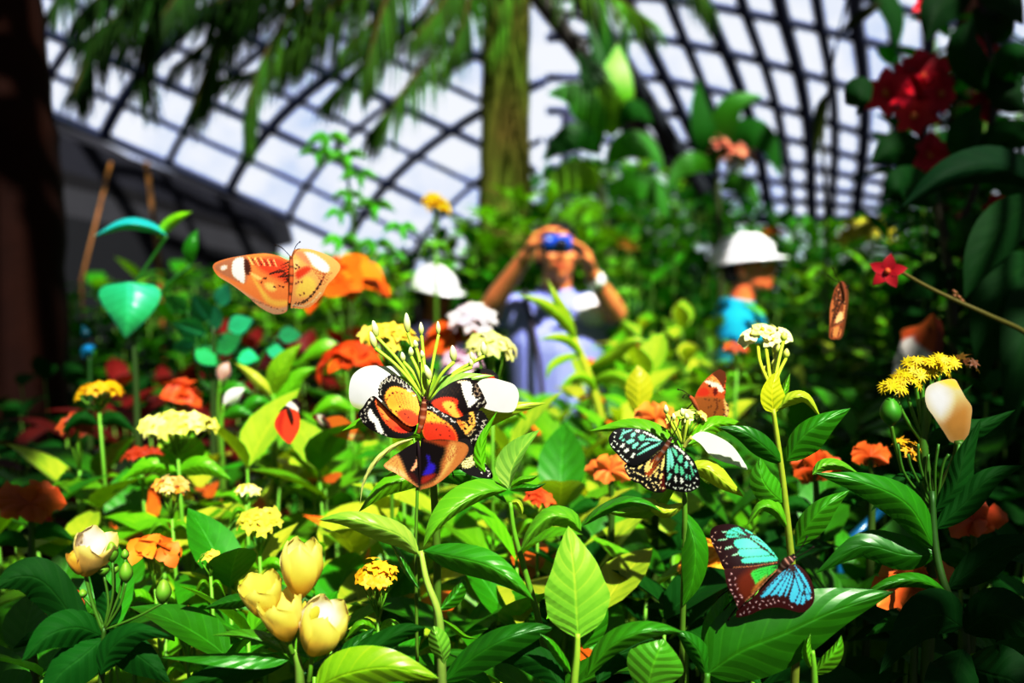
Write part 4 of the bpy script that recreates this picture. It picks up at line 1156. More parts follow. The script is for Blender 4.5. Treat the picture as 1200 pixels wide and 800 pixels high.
# ---- goblet flowers, bottom left
p = Plant('goblet_flower_plant', 'plant with four yellow white goblet blooms at the lower left', 'flowering plant', (345, 830, .40))
p.stem([(345, 760, .40), (350, 780, .40), (352, 806, .40)], 4.5, rgb(130, 170, 60, .7))
WH = (.9, .86, .84)
for base, tip, w, op, hot, ha, sb in [((352, 697, .398), (355, 632, .396), 24, .0, rgb(255, 250, 190, .85), -.6, (347, 765, .40)), ((313, 722, .402), (303, 678, .396), 22, .45, None, 0, (338, 765, .401)),
                                      ((338, 748, .394), (325, 697, .388), 23, .4, rgb(255, 240, 150, .85), -2.4, (343, 765, .398)), ((366, 764, .394), (388, 709, .388), 27, .15, WH, -.9, (362, 800, .40))]:
    fl = p.part(tulip(base, tip, w, rgb(228, 186, 14, .85), rgb(248, 240, 120, .85), op, 5, hot, ha), 'bloom')
    mb = MB(); ptube(mb, [base, ((base[0] + sb[0]) / 2, (base[1] + sb[1]) / 2 + 2, base[2] + .002), sb], .0013, STEMC, 7); p.part(mb, 'stalk', 'stem', parent=fl)
    mb = MB(); ball(mb, at(*base), (w * .26 * base[2] / F, w * .26 * base[2] / F, w * .2 * base[2] / F), rgb(150, 180, 50, .8)); p.part(mb, 'calyx', 'stem', parent=fl)
p.part(tulip((360, 735, .40), (366, 702, .402), 11, rgb(190, 190, 40, .8), rgb(235, 220, 90, .8), 0, 3), 'bloom')
p.leaf([(338, 773, .40), (300, 768, .394), (245, 768, .39), (188, 770, .392)], 17, 3, rgb(52, 136, 14, .8), dl=-.004, dr=-.002, k=.8)
p.leaf([(339, 771, .40), (318, 755, .396), (285, 745, .394), (248, 744, .396)], 4, 12, rgb(96, 168, 30, .75), dl=.004, dr=.010)
p.leaf([(336, 776, .402), (290, 785, .398), (245, 795, .396), (205, 805, .396)], 14, 20, rgb(22, 92, 10, .8), dl=.006, dr=.008)
p.leaf([(300, 700, .42), (270, 704, .42), (240, 712, .42)], 11, 8, rgb(40, 120, 14, .8))
p.leaf([(352, 790, .40), (392, 776, .405), (420, 752, .41), (440, 735, .414)], 12, 14, rgb(30, 110, 12, .8))
# ---- left budding plant in shade
p = Plant('budding_plant', 'shaded plant with one yellow white flower and a fan of green buds, far lower left', 'flowering plant', (122, 830, .41))
p.stem([(122, 735, .41), (120, 770, .41), (118, 820, .41)], 3, rgb(60, 110, 20, .6))
fl = p.part(tulip((100, 672, .41), (116, 628, .405), 21, rgb(225, 170, 40, .8), rgb(250, 230, 140, .85), .5, 5, WH, -.6), 'bloom')
p.part(tulip((94, 672, .404), (88, 645, .402), 10, rgb(210, 160, 40, .8), rgb(240, 200, 80, .8), .3, 4), 'bloom')
for b, t, w in [((122, 674, .41), (120, 658, .409), 7), ((132, 658, .408), (130, 634, .407), 7), ((148, 682, .409), (147, 658, .408), 7.5), ((147, 655, .412), (146, 643, .412), 4.5), ((191, 706, .41), (192, 678, .41), 9), ((134, 672, .413), (136, 660, .413), 4.5), ((98, 700, .412), (96, 690, .412), 5)]:
    bd = p.part(slim_bud(b, t, w, rgb(70, 130, 24, .8), rgb(130, 170, 50, .8)), 'bud', 'stem')
    mb = MB(); ptube(mb, [b, ((b[0] + 124) / 2 + 4, (b[1] + 738) / 2, b[2]), (122, 738, .41)], .0007, rgb(80, 130, 30, .7), 5); p.part(mb, 'stalk', 'stem', parent=bd)
mb = MB(); ptube(mb, [(100, 672, .41), (108, 705, .41), (121, 740, .41)], .001, rgb(80, 130, 30, .7), 5); p.part(mb, 'stalk', 'stem', parent=fl)
for mid, a_, b_ in [([(120, 745, .41), (90, 735, .40), (55, 745, .39), (25, 775, .385)], 24, 24), ([(121, 748, .41), (95, 770, .4), (70, 790, .395), (40, 830, .39)], 30, 24), ([(122, 746, .41), (150, 760, .405), (175, 778, .40), (200, 800, .40)], 22, 26), ([(116, 770, .41), (60, 690, .40), (25, 675, .395), (-10, 690, .39)], 28, 28), ([(120, 745, .41), (128, 715, .415), (120, 690, .42), (100, 655, .425)], 16, 16),
                    ([(118, 790, .40), (130, 760, .395), (160, 740, .39), (200, 745, .39)], 16, 20)]:
    p.leaf(mid, a_, b_, jit(rgb(14, 84, 14, .9), .25), dl=.006, dr=.006)
# ---- white bract plant that carries the lacewings
p = Plant('white_bract_plant', 'plant with two big white bracts and a spray of slender pale buds under the lacewings', 'flowering plant', (500, 700, .49))
p.stem([(500, 470, .475), (503, 520, .478), (508, 570, .48), (512, 640, .485)], 3.5)
def bract(p, out, hinge, d0, gx, gy, layers=(), bend=0):
    mb = MB(); sheet(mb, out, hinge, d0, gx, gy, WHITE, list(layers), step=2.5, bend=bend, warp=0); return p.part(mb, 'bract', 'petal', 'white bract')
bract(p, [(470, 437), (464, 429), (452, 429), (438, 428), (424, 431), (413, 440), (409, 455), (410, 470), (417, 478), (432, 481), (455, 482), (474, 478), (480, 462), (477, 448)], (480, 470), .478, .0002, .0001, [('P', [(405, 468), (415, 474), (440, 480), (430, 490), (405, 485)], rgb(215, 228, 150, .85), 4)], bend=4)
bract(p, [(560, 448), (575, 443), (590, 446), (603, 451), (608, 462), (606, 474), (601, 482), (588, 483), (570, 479), (555, 470)], (580, 465), .476, .00003, .0001, bend=1)
for b, t, w in [((442, 395, .475), (437, 375, .475), 4.2), ((440, 408, .473), (434, 388, .473), 4.0), ((478, 390, .478), (476, 366, .478), 4.2), ((494, 393, .476), (493, 377, .476), 3.2), ((514, 392, .48), (513, 376, .48), 3.0), ((532, 424, .47), (530, 404, .47), 4.4), ((488, 408, .472), (486, 398, .472), 3.2), ((505, 446, .466), (498, 427, .466), 4.2), ((482, 418, .472), (481, 406, .472), 3.4), ((555, 424, .48), (552, 412, .48), 3.0), ((568, 417, .482), (566, 400, .482), 4.0), ((496, 420, .474), (494, 410, .474), 3.0), ((473, 424, .474), (471, 412, .474), 3.2), ((553, 430, .478), (551, 420, .478), 2.6)]:
    bd = p.part(slim_bud(b, t, w, rgb(205, 222, 110, .85), rgb(250, 250, 215, .9)), 'bud')
    mb = MB(); ptube(mb, [b, (b[0] * .55 + 500 * .45, b[1] * .5 + 465 * .5 - 6, b[2] - .002), (500, 470, .474)], .0011, rgb(180, 215, 70, .75), 6); p.part(mb, 'stalk', 'stem', parent=bd)
p.leaf([(500, 478, .476), (488, 462, .472), (478, 450, .472), (466, 440, .474)], 12, 12, rgb(160, 215, 60, .7))
p.leaf([(500, 478, .476), (520, 456, .472), (545, 446, .472), (580, 440, .476)], 14, 8, rgb(170, 222, 110, .7))
p.leaf([(504, 515, .478), (470, 500, .47), (440, 490, .468), (400, 505, .47)], 14, 14, BRT)
p.leaf([(505, 520, .478), (540, 500, .48), (590, 480, .485), (640, 472, .49)], 12, 16, LIME)
p.leaf([(508, 560, .48), (480, 560, .474), (450, 572, .47), (420, 600, .47)], 14, 14, BRT)
p.leaf([(508, 560, .48), (535, 555, .475), (565, 562, .475), (595, 590, .477)], 14, 14, MID)
# the thin pale arching blade left of the dark butterfly
p = Plant('arching_blade', 'thin pale arching leaf curving down left of the dark violet butterfly', 'plant', (486, 640, .445))
p.stem([(485, 513, .444), (489, 560, .446), (487, 640, .447)], 1.6)
p.leaf([(486, 513, .444), (462, 522, .442), (440, 540, .441), (426, 565, .441), (422, 590, .442)], 3.5, 3, rgb(220, 232, 150, .8), dl=.002, dr=.002)
# ---- bract plant of the blue tiger
p = Plant('white_bract_plant', 'plant with one pointed white bract and small pale buds beside the blue spotted butterfly', 'flowering plant', (805, 640, .48))
p.stem([(800, 520, .48), (802, 560, .48), (803, 620, .48)], 2.6)
bract(p, [(811, 512), (817, 507), (828, 506), (845, 513), (858, 522), (868, 535), (876, 550), (862, 545), (845, 540), (831, 532), (822, 521), (814, 515)], (811, 512), .474, .0001, .0001)
for b, t, w in [((781, 485, .478), (780, 474, .478), 3.2), ((806, 492, .476), (804, 484, .476), 3), ((800, 488, .48), (799, 478, .48), 3), ((790, 493, .478), (789, 484, .478), 2.5)]:
    bd = p.part(slim_bud(b, t, w, rgb(205, 222, 110, .85), rgb(250, 250, 220, .9)), 'bud')
    mb = MB(); ptube(mb, [b, (b[0] * .6 + 800 * .4, (b[1] + 515) / 2, b[2]), (800, 520, .48)], .001, rgb(190, 210, 70, .75), 6); p.part(mb, 'stalk', 'stem', parent=bd)
mb, st, _ = dome_cluster((806, 490, .49), 22, 8, 16, 8, rgb(250, 245, 120, .85), None, rgb(250, 250, 190, .85)); h = p.part(mb, 'flower_head'); p.part(st, 'stalk', 'stem', parent=h)
mb = MB(); ptube(mb, [(811, 512, .475), (805, 518, .478), (801, 524, .48)], .0014, rgb(220, 220, 110, .8), 6); p.part(mb, 'stalk', 'stem')
for mid, a_, b_, c in [([(801, 525, .48), (830, 500, .485), (850, 495, .49), (880, 500, .495)], 10, 12, BRT), ([(802, 550, .48), (828, 548, .475), (850, 565, .473), (872, 582, .475)], 12, 14, LIME), ([(802, 540, .48), (770, 590, .478), (740, 600, .478), (700, 598, .48)], 10, 12, BRT), ([(803, 590, .48), (780, 600, .475), (760, 590, .475), (735, 585, .477)], 8, 10, LIME), ([(801, 530, .482), (770, 510, .49), (735, 500, .495), (690, 505, .5)], 10, 14, BRT), ([(803, 600, .48), (815, 640, .475), (812, 680, .475), (800, 710, .477)], 16, 18, MID)]:
    p.leaf(mid, a_, b_, c)
# ---- right stem with yellow green cup and cream flower
p = Plant('cream_flower_plant', 'tall stem with a cream flower head and yellow green cupped bracts, right of centre', 'flowering plant', (935, 780, .47))
p.stem([(906, 478, .47), (912, 520, .468), (918, 565, .466), (924, 620, .464), (930, 680, .463), (934, 740, .463)], 3.4, rgb(170, 190, 50, .7))
mb, st, _ = dome_cluster((897, 396, .52), 25, 9, 20, 13, rgb(252, 248, 130, .9), rgb(240, 220, 60, .9), rgb(254, 252, 215, .9), 5, .5); h = p.part(mb, 'flower_head', label='cream yellow flower head')
for x, y in [(896, 440), (907, 432), (912, 415), (921, 420), (918, 400)]:
    bd = p.part(slim_bud((x, y, .5), (x + 1, y - 12, .5), 4, rgb(200, 220, 80, .85), rgb(245, 245, 150, .9)), 'bud')
    mb = MB(); ptube(mb, [(x, y, .5), (x * .5 + 453, y * .5 + 225, .49), (907, 452, .475)], .0012, rgb(180, 205, 60, .8), 5); p.part(mb, 'stalk', 'stem', parent=bd)
for x in (888, 897, 905):
    mb = MB(); ptube(mb, [(x, 403, .515), (x + 3, 425, .5), (904, 455, .475)], .0012, rgb(190, 205, 60, .8), 5); p.part(mb, 'stalk', 'stem', parent=h)
p.leaf([(907, 484, .47), (905, 465, .465), (906, 450, .465), (912, 434, .468)], 14, 15, rgb(214, 230, 40, .75), dl=-.004, dr=.004, k=.6, tip=0.)
p.leaf([(908, 482, .472), (918, 462, .476), (922, 450, .478), (926, 437, .48)], 6, 5, rgb(130, 200, 20, .75))
p.leaf([(911, 480, .47), (926, 467, .465), (945, 466, .463), (963, 491, .466)], 8, 9, rgb(196, 226, 60, .72), dl=.005, dr=.006)
p.leaf([(922, 540, .466), (940, 512, .46), (965, 493, .457), (997, 478, .46)], 14, 26, rgb(56, 148, 14, .8), dl=.007, dr=.006, k=.8)
p.leaf([(917, 543, .466), (895, 522, .46), (872, 507, .458), (842, 500, .46)], 16, 12, rgb(40, 124, 14, .8), dl=.006, dr=.004)
p.leaf([(920, 590, .466), (905, 578, .46), (893, 560, .458), (891, 536, .46)], 18, 16, rgb(82, 166, 24, .78), dl=.005, dr=.006, k=1.0, tip=.1)
p.leaf([(925, 622, .464), (910, 598, .458), (892, 594, .456), (875, 616, .457)], 8, 10, rgb(110, 182, 30, .75), dl=.006, dr=.008)
p.leaf([(933, 640, .464), (948, 614, .458), (968, 592, .455), (996, 574, .458)], 15, 20, rgb(70, 158, 18, .78), dl=.008, dr=.006)
p.leaf([(952, 556, .47), (965, 545, .47), (985, 545, .47), (1008, 556, .472)], 8, 8, rgb(120, 190, 40, .75))
# ---- big leaf under the turquoise butterfly
p = Plant('broad_leaf_plant', 'plant with one very broad green leaf under the turquoise butterfly', 'plant', (830, 840, .42))
p.stem([(829, 788, .42), (826, 815, .42), (825, 840, .42)], 4.5, rgb(70, 130, 24, .7))
p.leaf([(829, 789, .42), (870, 762, .414), (920, 742, .411), (980, 715, .411), (1048, 693, .415)], 56, 42, rgb(46, 130, 12, .8), dl=.009, dr=.010, n=26, m=6, k=.72, tip=.3, label='very broad green leaf')
p.leaf([(828, 792, .42), (820, 765, .416), (806, 748, .414), (790, 738, .415)], 14, 12, rgb(40, 124, 14, .8))
p.leaf([(832, 800, .425), (838, 745, .424), (846, 715, .424), (852, 690, .426)], 18, 16, rgb(60, 150, 14, .8))
p = Plant('leafy_plant', 'short stem with a folded bright leaf low beside the broad leaf', 'plant', (955, 840, .41))
p.stem([(952, 762, .41), (954, 785, .41), (955, 815, .41)], 3.5)
p.leaf([(953, 790, .41), (968, 775, .406), (980, 760, .405), (986, 744, .407)], 8, 14, rgb(104, 176, 24, .78), dl=.004, dr=.008)
p.leaf([(952, 785, .41), (947, 770, .407), (946, 755, .407), (950, 742, .409)], 6, 6, rgb(120, 190, 30, .75))
# ---- leaves behind the turquoise butterfly on the right
p = Plant('broad_leaf_plant', 'dark leaved plant reaching left from the shaded right, long leaf above the turquoise butterfly', 'plant', (1100, 830, .46))
p.stem([(1092, 575, .47), (1096, 640, .465), (1108, 690, .46), (1128, 730, .46), (1130, 800, .46)], 4.5, rgb(40, 96, 18, .7))
p.leaf([(1096, 645, .465), (1065, 592, .458), (1015, 566, .454), (955, 554, .456)], 26, 18, rgb(48, 136, 12, .8), dl=.008, dr=.008, n=20, m=5, k=.8)
p.leaf([(1098, 650, .47), (1060, 650, .472), (1010, 640, .475), (955, 672, .48)], 20, 24, rgb(36, 118, 12, .8), dl=.006, dr=.006)
p.leaf([(1108, 692, .458), (1075, 680, .45), (1040, 684, .448), (1006, 702, .45)], 9, 10, rgb(52, 136, 12, .8), dl=.006, dr=.006)
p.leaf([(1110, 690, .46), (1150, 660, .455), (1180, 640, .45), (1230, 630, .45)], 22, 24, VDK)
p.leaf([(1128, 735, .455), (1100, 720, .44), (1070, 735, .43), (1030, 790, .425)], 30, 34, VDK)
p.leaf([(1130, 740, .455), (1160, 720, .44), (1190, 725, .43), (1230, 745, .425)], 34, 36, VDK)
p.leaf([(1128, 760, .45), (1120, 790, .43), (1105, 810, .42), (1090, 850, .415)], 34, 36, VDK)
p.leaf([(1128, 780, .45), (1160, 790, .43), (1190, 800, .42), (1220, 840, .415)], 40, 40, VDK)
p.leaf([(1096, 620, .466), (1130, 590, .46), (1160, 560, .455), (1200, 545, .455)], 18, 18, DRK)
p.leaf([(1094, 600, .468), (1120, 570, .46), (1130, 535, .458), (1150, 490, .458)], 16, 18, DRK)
# ---- yellow ray flower with calla-like petal
p = Plant('ray_flower_plant', 'shaded plant with a row of shaggy yellow ray flowers and one ivory petal', 'flowering plant', (1085, 800, .50))
p.stem([(1083, 470, .50), (1082, 520, .50), (1088, 580, .50), (1094, 650, .50)], 5, rgb(70, 130, 26, .7))
for x, y, rx, n in [(1060, 447, 16, 16), (1080, 430, 22, 22), (1103, 428, 18, 18), (1048, 456, 13, 14), (1092, 438, 16, 14), (1072, 438, 15, 14)]:
    mb, st, rt = dome_cluster((x, y, .50 + (x - 1080) * .0003), rx, 9, int(n * 1.3), 10, rgb(246, 230, 40, .8), None, rgb(220, 190, 24, .8), 10, .11)
    h = p.part(mb, 'flower_head', label='shaggy yellow ray flower head')
    mb = MB(); ptube(mb, [(x, y + 6, .50), (x * .6 + 1083 * .4, y + 35, .50), (1083, 520, .50)], .0013, rgb(80, 140, 30, .7), 6); p.part(mb, 'stalk', 'stem', parent=h)
mb, st, rt = dome_cluster((1132, 428, .505), 13, 10, 14, 8, rgb(150, 120, 30, .7), None, rgb(120, 70, 30, .7), 6, .25); p.part(mb, 'flower_head', label='faded brown flower head')
mb, st, rt = dome_cluster((1062, 530, .50), 14, 12, 12, 10, rgb(230, 200, 40, .85), None, rgb(210, 150, 30, .8), 6, .2); p.part(mb, 'flower_head')
bd = p.part(slim_bud((1044, 498, .49), (1043, 464, .49), 12, rgb(44, 118, 20, .8), rgb(74, 144, 24, .8)), 'bud', 'stem')
mb = MB(); ptube(mb, [(1044, 497, .49), (1049, 520, .492), (1060, 560, .497)], .0013, rgb(90, 140, 30, .7), 6); p.part(mb, 'stalk', 'stem', parent=bd)
mb = MB()
sheet(mb, [(1084, 462), (1088, 452), (1102, 446), (1118, 444), (1124, 452), (1132, 466), (1139, 477), (1138, 492), (1136, 506), (1130, 517), (1115, 518), (1106, 506), (1094, 488), (1086, 476)], (1118, 515), .49, .00005, .00015, rgb(206, 192, 150, .72),
      [('P', [(1100, 494), (1125, 470), (1142, 478), (1138, 520), (1112, 522)], rgb(186, 146, 70, .7), 12), ('P', [(1086, 458), (1105, 452), (1114, 470), (1104, 490), (1092, 480)], (.56, .56, .54), 8), ('P', [(1100, 446), (1118, 443), (1125, 455), (1112, 452)], rgb(236, 190, 70, .85), 3)], step=2, bend=2)
p.part(mb, 'ivory_petal', 'petal', 'upright ivory petal with an ochre base')
mb = MB(); ptube(mb, [(1124, 516, .49), (1120, 540, .495), (1100, 580, .50)], .003, rgb(70, 110, 24, .7), 7); p.part(mb, 'stalk', 'stem')
for mid, a_, b_ in [([(1085, 520, .50), (1120, 505, .5), (1150, 500, .5), (1190, 480, .5)], 14, 16), ([(1088, 560, .50), (1060, 560, .49), (1040, 575, .49), (1020, 600, .49)], 8, 8), ([(1084, 540, .5), (1100, 510, .505), (1110, 480, .51), (1140, 450, .515)], 10, 12)]:
    p.leaf(mid, a_, b_, DRK)
for k in range(8):
    mb = MB(); ptube(mb, [(1088 + k * 2, 590, .495), (1060 + k * 9, 555 - 5 * (k % 3), .49), (1052 + k * 12, 520 + 12 * (k % 2), .488)], .0009, rgb(70, 130, 30, .7), 5); p.part(mb, 'stalk', 'stem')
# ---- orange ruffled blooms
def ruffle(p, c, r, n, col, colb, name='bloom', flat=.55):
    mb = MB()
    for i in range(n):
        th = 2 * PI * i / n + random.uniform(-.25, .25); q = random.uniform(.75, 1.1)
        x, y, d = c
        dd = random.uniform(-.012, .012) * d / .45
        pleaf(mb, [(x, y, d), (x + math.cos(th) * r * q * .5, y + math.sin(th) * r * q * flat * .5 - r * .12, d + dd * .5), (x + math.cos(th) * r * q, y + math.sin(th) * r * q * flat, d + dd)], r * .34, r * .34, jit(col, .2), n=10, m=3, col2=jit(colb, .15), wav=.22, k=1.2, tip=-.1)
    return p.part(mb, name)
for c, r, n, col, colb, lab in [((1070, 690, .50), 56, 11, rgb(214, 100, 30, .9), rgb(240, 140, 60, .9), 'plant with one large shaded orange ruffled bloom at the lower right'),
                                ((1140, 610, .54), 40, 9, rgb(190, 64, 20, .9), rgb(220, 100, 36, .9), 'plant with a dim orange ruffled bloom near the right edge'),
                                ((955, 550, .62), 34, 9, rgb(226, 90, 24, .8), rgb(240, 120, 40, .8), 'plant with an orange red bloom behind the right hand stem leaves'),
                                ((1020, 535, .6), 26, 9, rgb(200, 90, 26, .8), rgb(226, 120, 40, .8), 'plant with an orange bloom under the green pointed bud'),
                                ((715, 552, .62), 28, 8, rgb(250, 140, 60, .8), rgb(252, 160, 80, .8), 'plant with a peach orange bloom left of the blue spotted butterfly'),
                                ((768, 490, .66), 30, 8, rgb(250, 140, 50, .8), rgb(252, 170, 80, .8), 'plant with an orange bloom above the blue spotted butterfly'),
                                ((760, 690, .62), 16, 7, rgb(70, 90, 10, .8), rgb(110, 120, 20, .8), 'dim olive bloom low in the centre'),
                                ((35, 590, .62), 42, 10, rgb(190, 76, 24, .8), rgb(220, 110, 40, .8), 'plant with an orange bloom at the left edge'),
                                ((70, 705, .5), 34, 9, rgb(150, 50, 20, .8), rgb(200, 100, 50, .8), 'plant with a streaked orange bloom low at the left')]:
    if 'olive' in lab: continue
    p = Plant('orange_flower_plant', lab, 'flowering plant', (c[0], c[1] + 120, c[2] + .01))
    p.stem([(c[0], c[1] + 2, c[2] + .006), (c[0] + 2, c[1] + 40, c[2] + .01), (c[0], c[1] + 120, c[2] + .01)], 3.5, rgb(60, 110, 20, .7))
    ruffle(p, c, r, n, col, colb)
    p.leaf([(c[0], c[1] + 40, c[2] + .01), (c[0] + 25, c[1] + 30, c[2] + .01), (c[0] + 55, c[1] + 45, c[2] + .01)], 10, 10, DEEP)
    p.leaf([(c[0], c[1] + 50, c[2] + .01), (c[0] - 25, c[1] + 40, c[2] + .01), (c[0] - 55, c[1] + 55, c[2] + .01)], 10, 10, DEEP)
# ---- small cluster flowers scattered in the bed
for c, rx, ry, n, fl, col, col2, lab, nm in [
    ((442, 678, .47), 22, 18, 34, 9, rgb(252, 220, 60, .9), rgb(240, 180, 30, .85), 'plant with a sharp round yellow flower cluster right of the goblet blooms', 'yellow_flower_plant'),
    ((115, 460, .78), 26, 9, 26, 11, rgb(236, 200, 20, .9), rgb(220, 170, 10, .85), 'plant with a flat golden flower head at the left, in shade', 'yellow_flower_plant'),
    ((207, 502, .68), 38, 14, 44, 12, rgb(250, 246, 90, .9), rgb(252, 250, 170, .9), 'plant with a wide pale yellow flower head at the left', 'yellow_flower_plant'),
    ((218, 733, .50), 16, 16, 18, 10, rgb(220, 190, 40, .8), rgb(190, 150, 30, .8), 'plant with a small dull yellow cluster left of the goblet blooms', 'yellow_flower_plant'),
    ((303, 614, .58), 24, 15, 22, 12, rgb(246, 236, 70, .9), rgb(250, 244, 130, .9), 'plant with a loose lemon yellow cluster above the goblet blooms', 'yellow_flower_plant'),
    ((200, 575, .60), 17, 13, 16, 12, rgb(252, 236, 170, .9), rgb(244, 170, 60, .85), 'plant with a small cream and apricot cluster below the wide pale yellow head', 'yellow_flower_plant'),
    ((288, 576, .62), 12, 6, 9, 9, rgb(246, 238, 110, .9), rgb(252, 250, 190, .9), 'plant with a tiny yellow cluster in the left middle of the bed', 'yellow_flower_plant'),
    ((828, 668, .56), 26, 22, 26, 14, rgb(250, 170, 40, .85), rgb(252, 200, 60, .85), 'plant with a golden orange cluster left of the turquoise butterfly', 'orange_flower_plant'),
    ((455, 398, .62), 26, 15, 24, 14, rgb(250, 214, 60, .9), rgb(252, 236, 120, .9), 'plant with a soft yellow cluster behind the slender buds', 'yellow_flower_plant'),
    ((577, 416, .66), 24, 20, 24, 15, rgb(246, 244, 170, .9), rgb(226, 234, 140, .9), 'plant with a creamy flower cluster in front of the photographer', 'cream_flower_plant'),
    ((405, 340, 1.2), 34, 24, 30, 22, rgb(246, 150, 30, .85), rgb(240, 100, 20, .85), 'tall plant with a bright orange flower head right of the flying butterfly', 'orange_flower_plant'),
    ((412, 425, .95), 30, 16, 22, 17, rgb(244, 110, 30, .85), rgb(236, 80, 20, .85), 'plant with an orange red flower head left of the slender buds', 'orange_flower_plant'),
    ((534, 404, 1.25), 26, 18, 28, 20, rgb(248, 140, 40, .85), rgb(240, 110, 30, .85), 'plant with a soft orange flower head below the left white helmet', 'orange_flower_plant'),
    ((555, 385, 1.2), 20, 24, 20, 18, rgb(240, 226, 236, .85), rgb(250, 245, 250, .85), 'plant with a pale pink white flower head left of the photographer', 'white_flower_plant'),
    ((540, 430, 1.1), 20, 14, 14, 16, rgb(230, 180, 200, .85), rgb(240, 220, 235, .85), 'plant with a small pink cluster below the pale pink white one', 'white_flower_plant'),
    ((510, 243, 1.9), 11, 14, 16, 12, rgb(250, 214, 20, .85), rgb(246, 200, 10, .85), 'tall plant with one golden yellow bloom against the dome', 'yellow_flower_plant'),
    ((735, 295, 3.0), 9, 15, 10, 10, rgb(200, 150, 10, .6), rgb(160, 120, 14, .6), 'tall plant with a dull gold bloom right of the photographer', 'yellow_flower_plant'),
    ((908, 274, 3.5), 9, 7, 8, 9, rgb(246, 140, 30, .85), rgb(236, 110, 20, .85), 'tall plant with a small orange bloom beside the right white helmet', 'orange_flower_plant'),
    ((864, 412, 1.1), 11, 8, 10, 9, rgb(230, 120, 40, .85), rgb(200, 90, 30, .85), 'plant with a small orange bloom left of the cream flower head', 'orange_flower_plant'),
    ((1015, 275, 2.4), 26, 12, 20, 18, rgb(230, 220, 40, .85), rgb(200, 190, 30, .85), 'tall plant with a yellow flower head at the right behind the flying brown butterfly', 'yellow_flower_plant'),
    ((212, 466, .95), 13, 14, 10, 15, rgb(240, 120, 40, .85), rgb(226, 90, 30, .85), 'plant with an orange bloom above the wide pale yellow head', 'orange_flower_plant'),
    ((165, 535, .75), 20, 8, 12, 12, rgb(190, 70, 24, .8), rgb(200, 96, 36, .8), 'plant with an orange red cluster left of the small cream one', 'orange_flower_plant'),
    ((90, 500, .8), 16, 20, 12, 13, rgb(150, 46, 16, .7), rgb(230, 130, 60, .8), 'plant with a rust red cluster under the golden head at the left', 'orange_flower_plant'),
    ((180, 650, .55), 24, 16, 14, 14, rgb(236, 120, 30, .85), rgb(246, 160, 40, .85), 'plant with an orange cluster right of the shaded green buds', 'orange_flower_plant'),
    ((630, 585, .6), 14, 8, 8, 12, rgb(240, 90, 40, .85), rgb(246, 120, 50, .85), 'plant with a small red orange bloom between the two lit stems', 'orange_flower_plant'),
    ((246, 655, .52), 11, 8, 7, 9, rgb(250, 215, 60, .9), rgb(250, 240, 130, .9), 'plant with a tiny yellow bloom left of the upper goblet', 'yellow_flower_plant')]:
    d = c[2]
    p = Plant(nm, lab, 'flowering plant', (c[0], c[1] + 90, d + .01))
    big = fl >= 14 and nm == 'orange_flower_plant'
    if big: n, fl = max(8, n // 2), fl * 1.45
    mb, st, rt = dome_cluster(c, rx, ry, n, fl, col, None, col2, 3 if big else 5, .5 if big else .32)
    h = p.part(mb, 'flower_head'); p.part(st, 'stalk', 'stem', parent=h)
    mb = MB()
    q = rt
    tube(mb, [q, q + Vector((.0, .004, -.1)), Vector((p.g.x, p.g.y, .6)), p.g], [2.0 * d / F, 3.2 * d / F], [STEMC, rgb(60, 80, 24, .7)], 7)
    p.part(mb, 'stem', 'stem')
    for s in (-1, 1):
        k = ry * 2.6 + 14
        p.leaf([(c[0], c[1] + k, d + .005), (c[0] + s * rx * .8, c[1] + k - 8, d - .004), (c[0] + s * rx * 1.7, c[1] + k + 10, d)], rx * .3, rx * .35, jit(BRT if c[0] > 150 and c[0] < 1000 else DRK))
# ---- red star flowers
def star(p, c, r, tilt, col, n=5, name='bloom', label=None):
    mb = MB(); C0 = at(*c); u = c[2] / F
    floret(mb, C0, tilt, r * u, col, rgb(230, 120, 60, .8), n, .34, .35)
    return p.part(mb, name, 'petal', label)
g_ = (1240, 470, .62)
p = Plant('red_flower_plant', 'wiry stem reaching in from the right edge with one crimson star flower', 'flowering plant', g_)
star(p, (1040, 318, .6), 22, (-.45, -.9, .15), rgb(190, 24, 44, .8), label='crimson star flower')
p.stem([(1052, 316, .6), (1085, 335, .6), (1120, 352, .6), (1160, 370, .6), (1205, 392, .61), (1240, 430, .62)], 2.4, rgb(120, 110, 30, .6))
for x, y in [(1118, 350), (1126, 352), (1122, 346), (1130, 356)]:
    p.part(slim_bud((x, y, .6), (x + random.uniform(-9, 5), y - 7, .6), 2.5, rgb(110, 100, 30, .6), rgb(160, 90, 40, .6)), 'bud', 'stem')
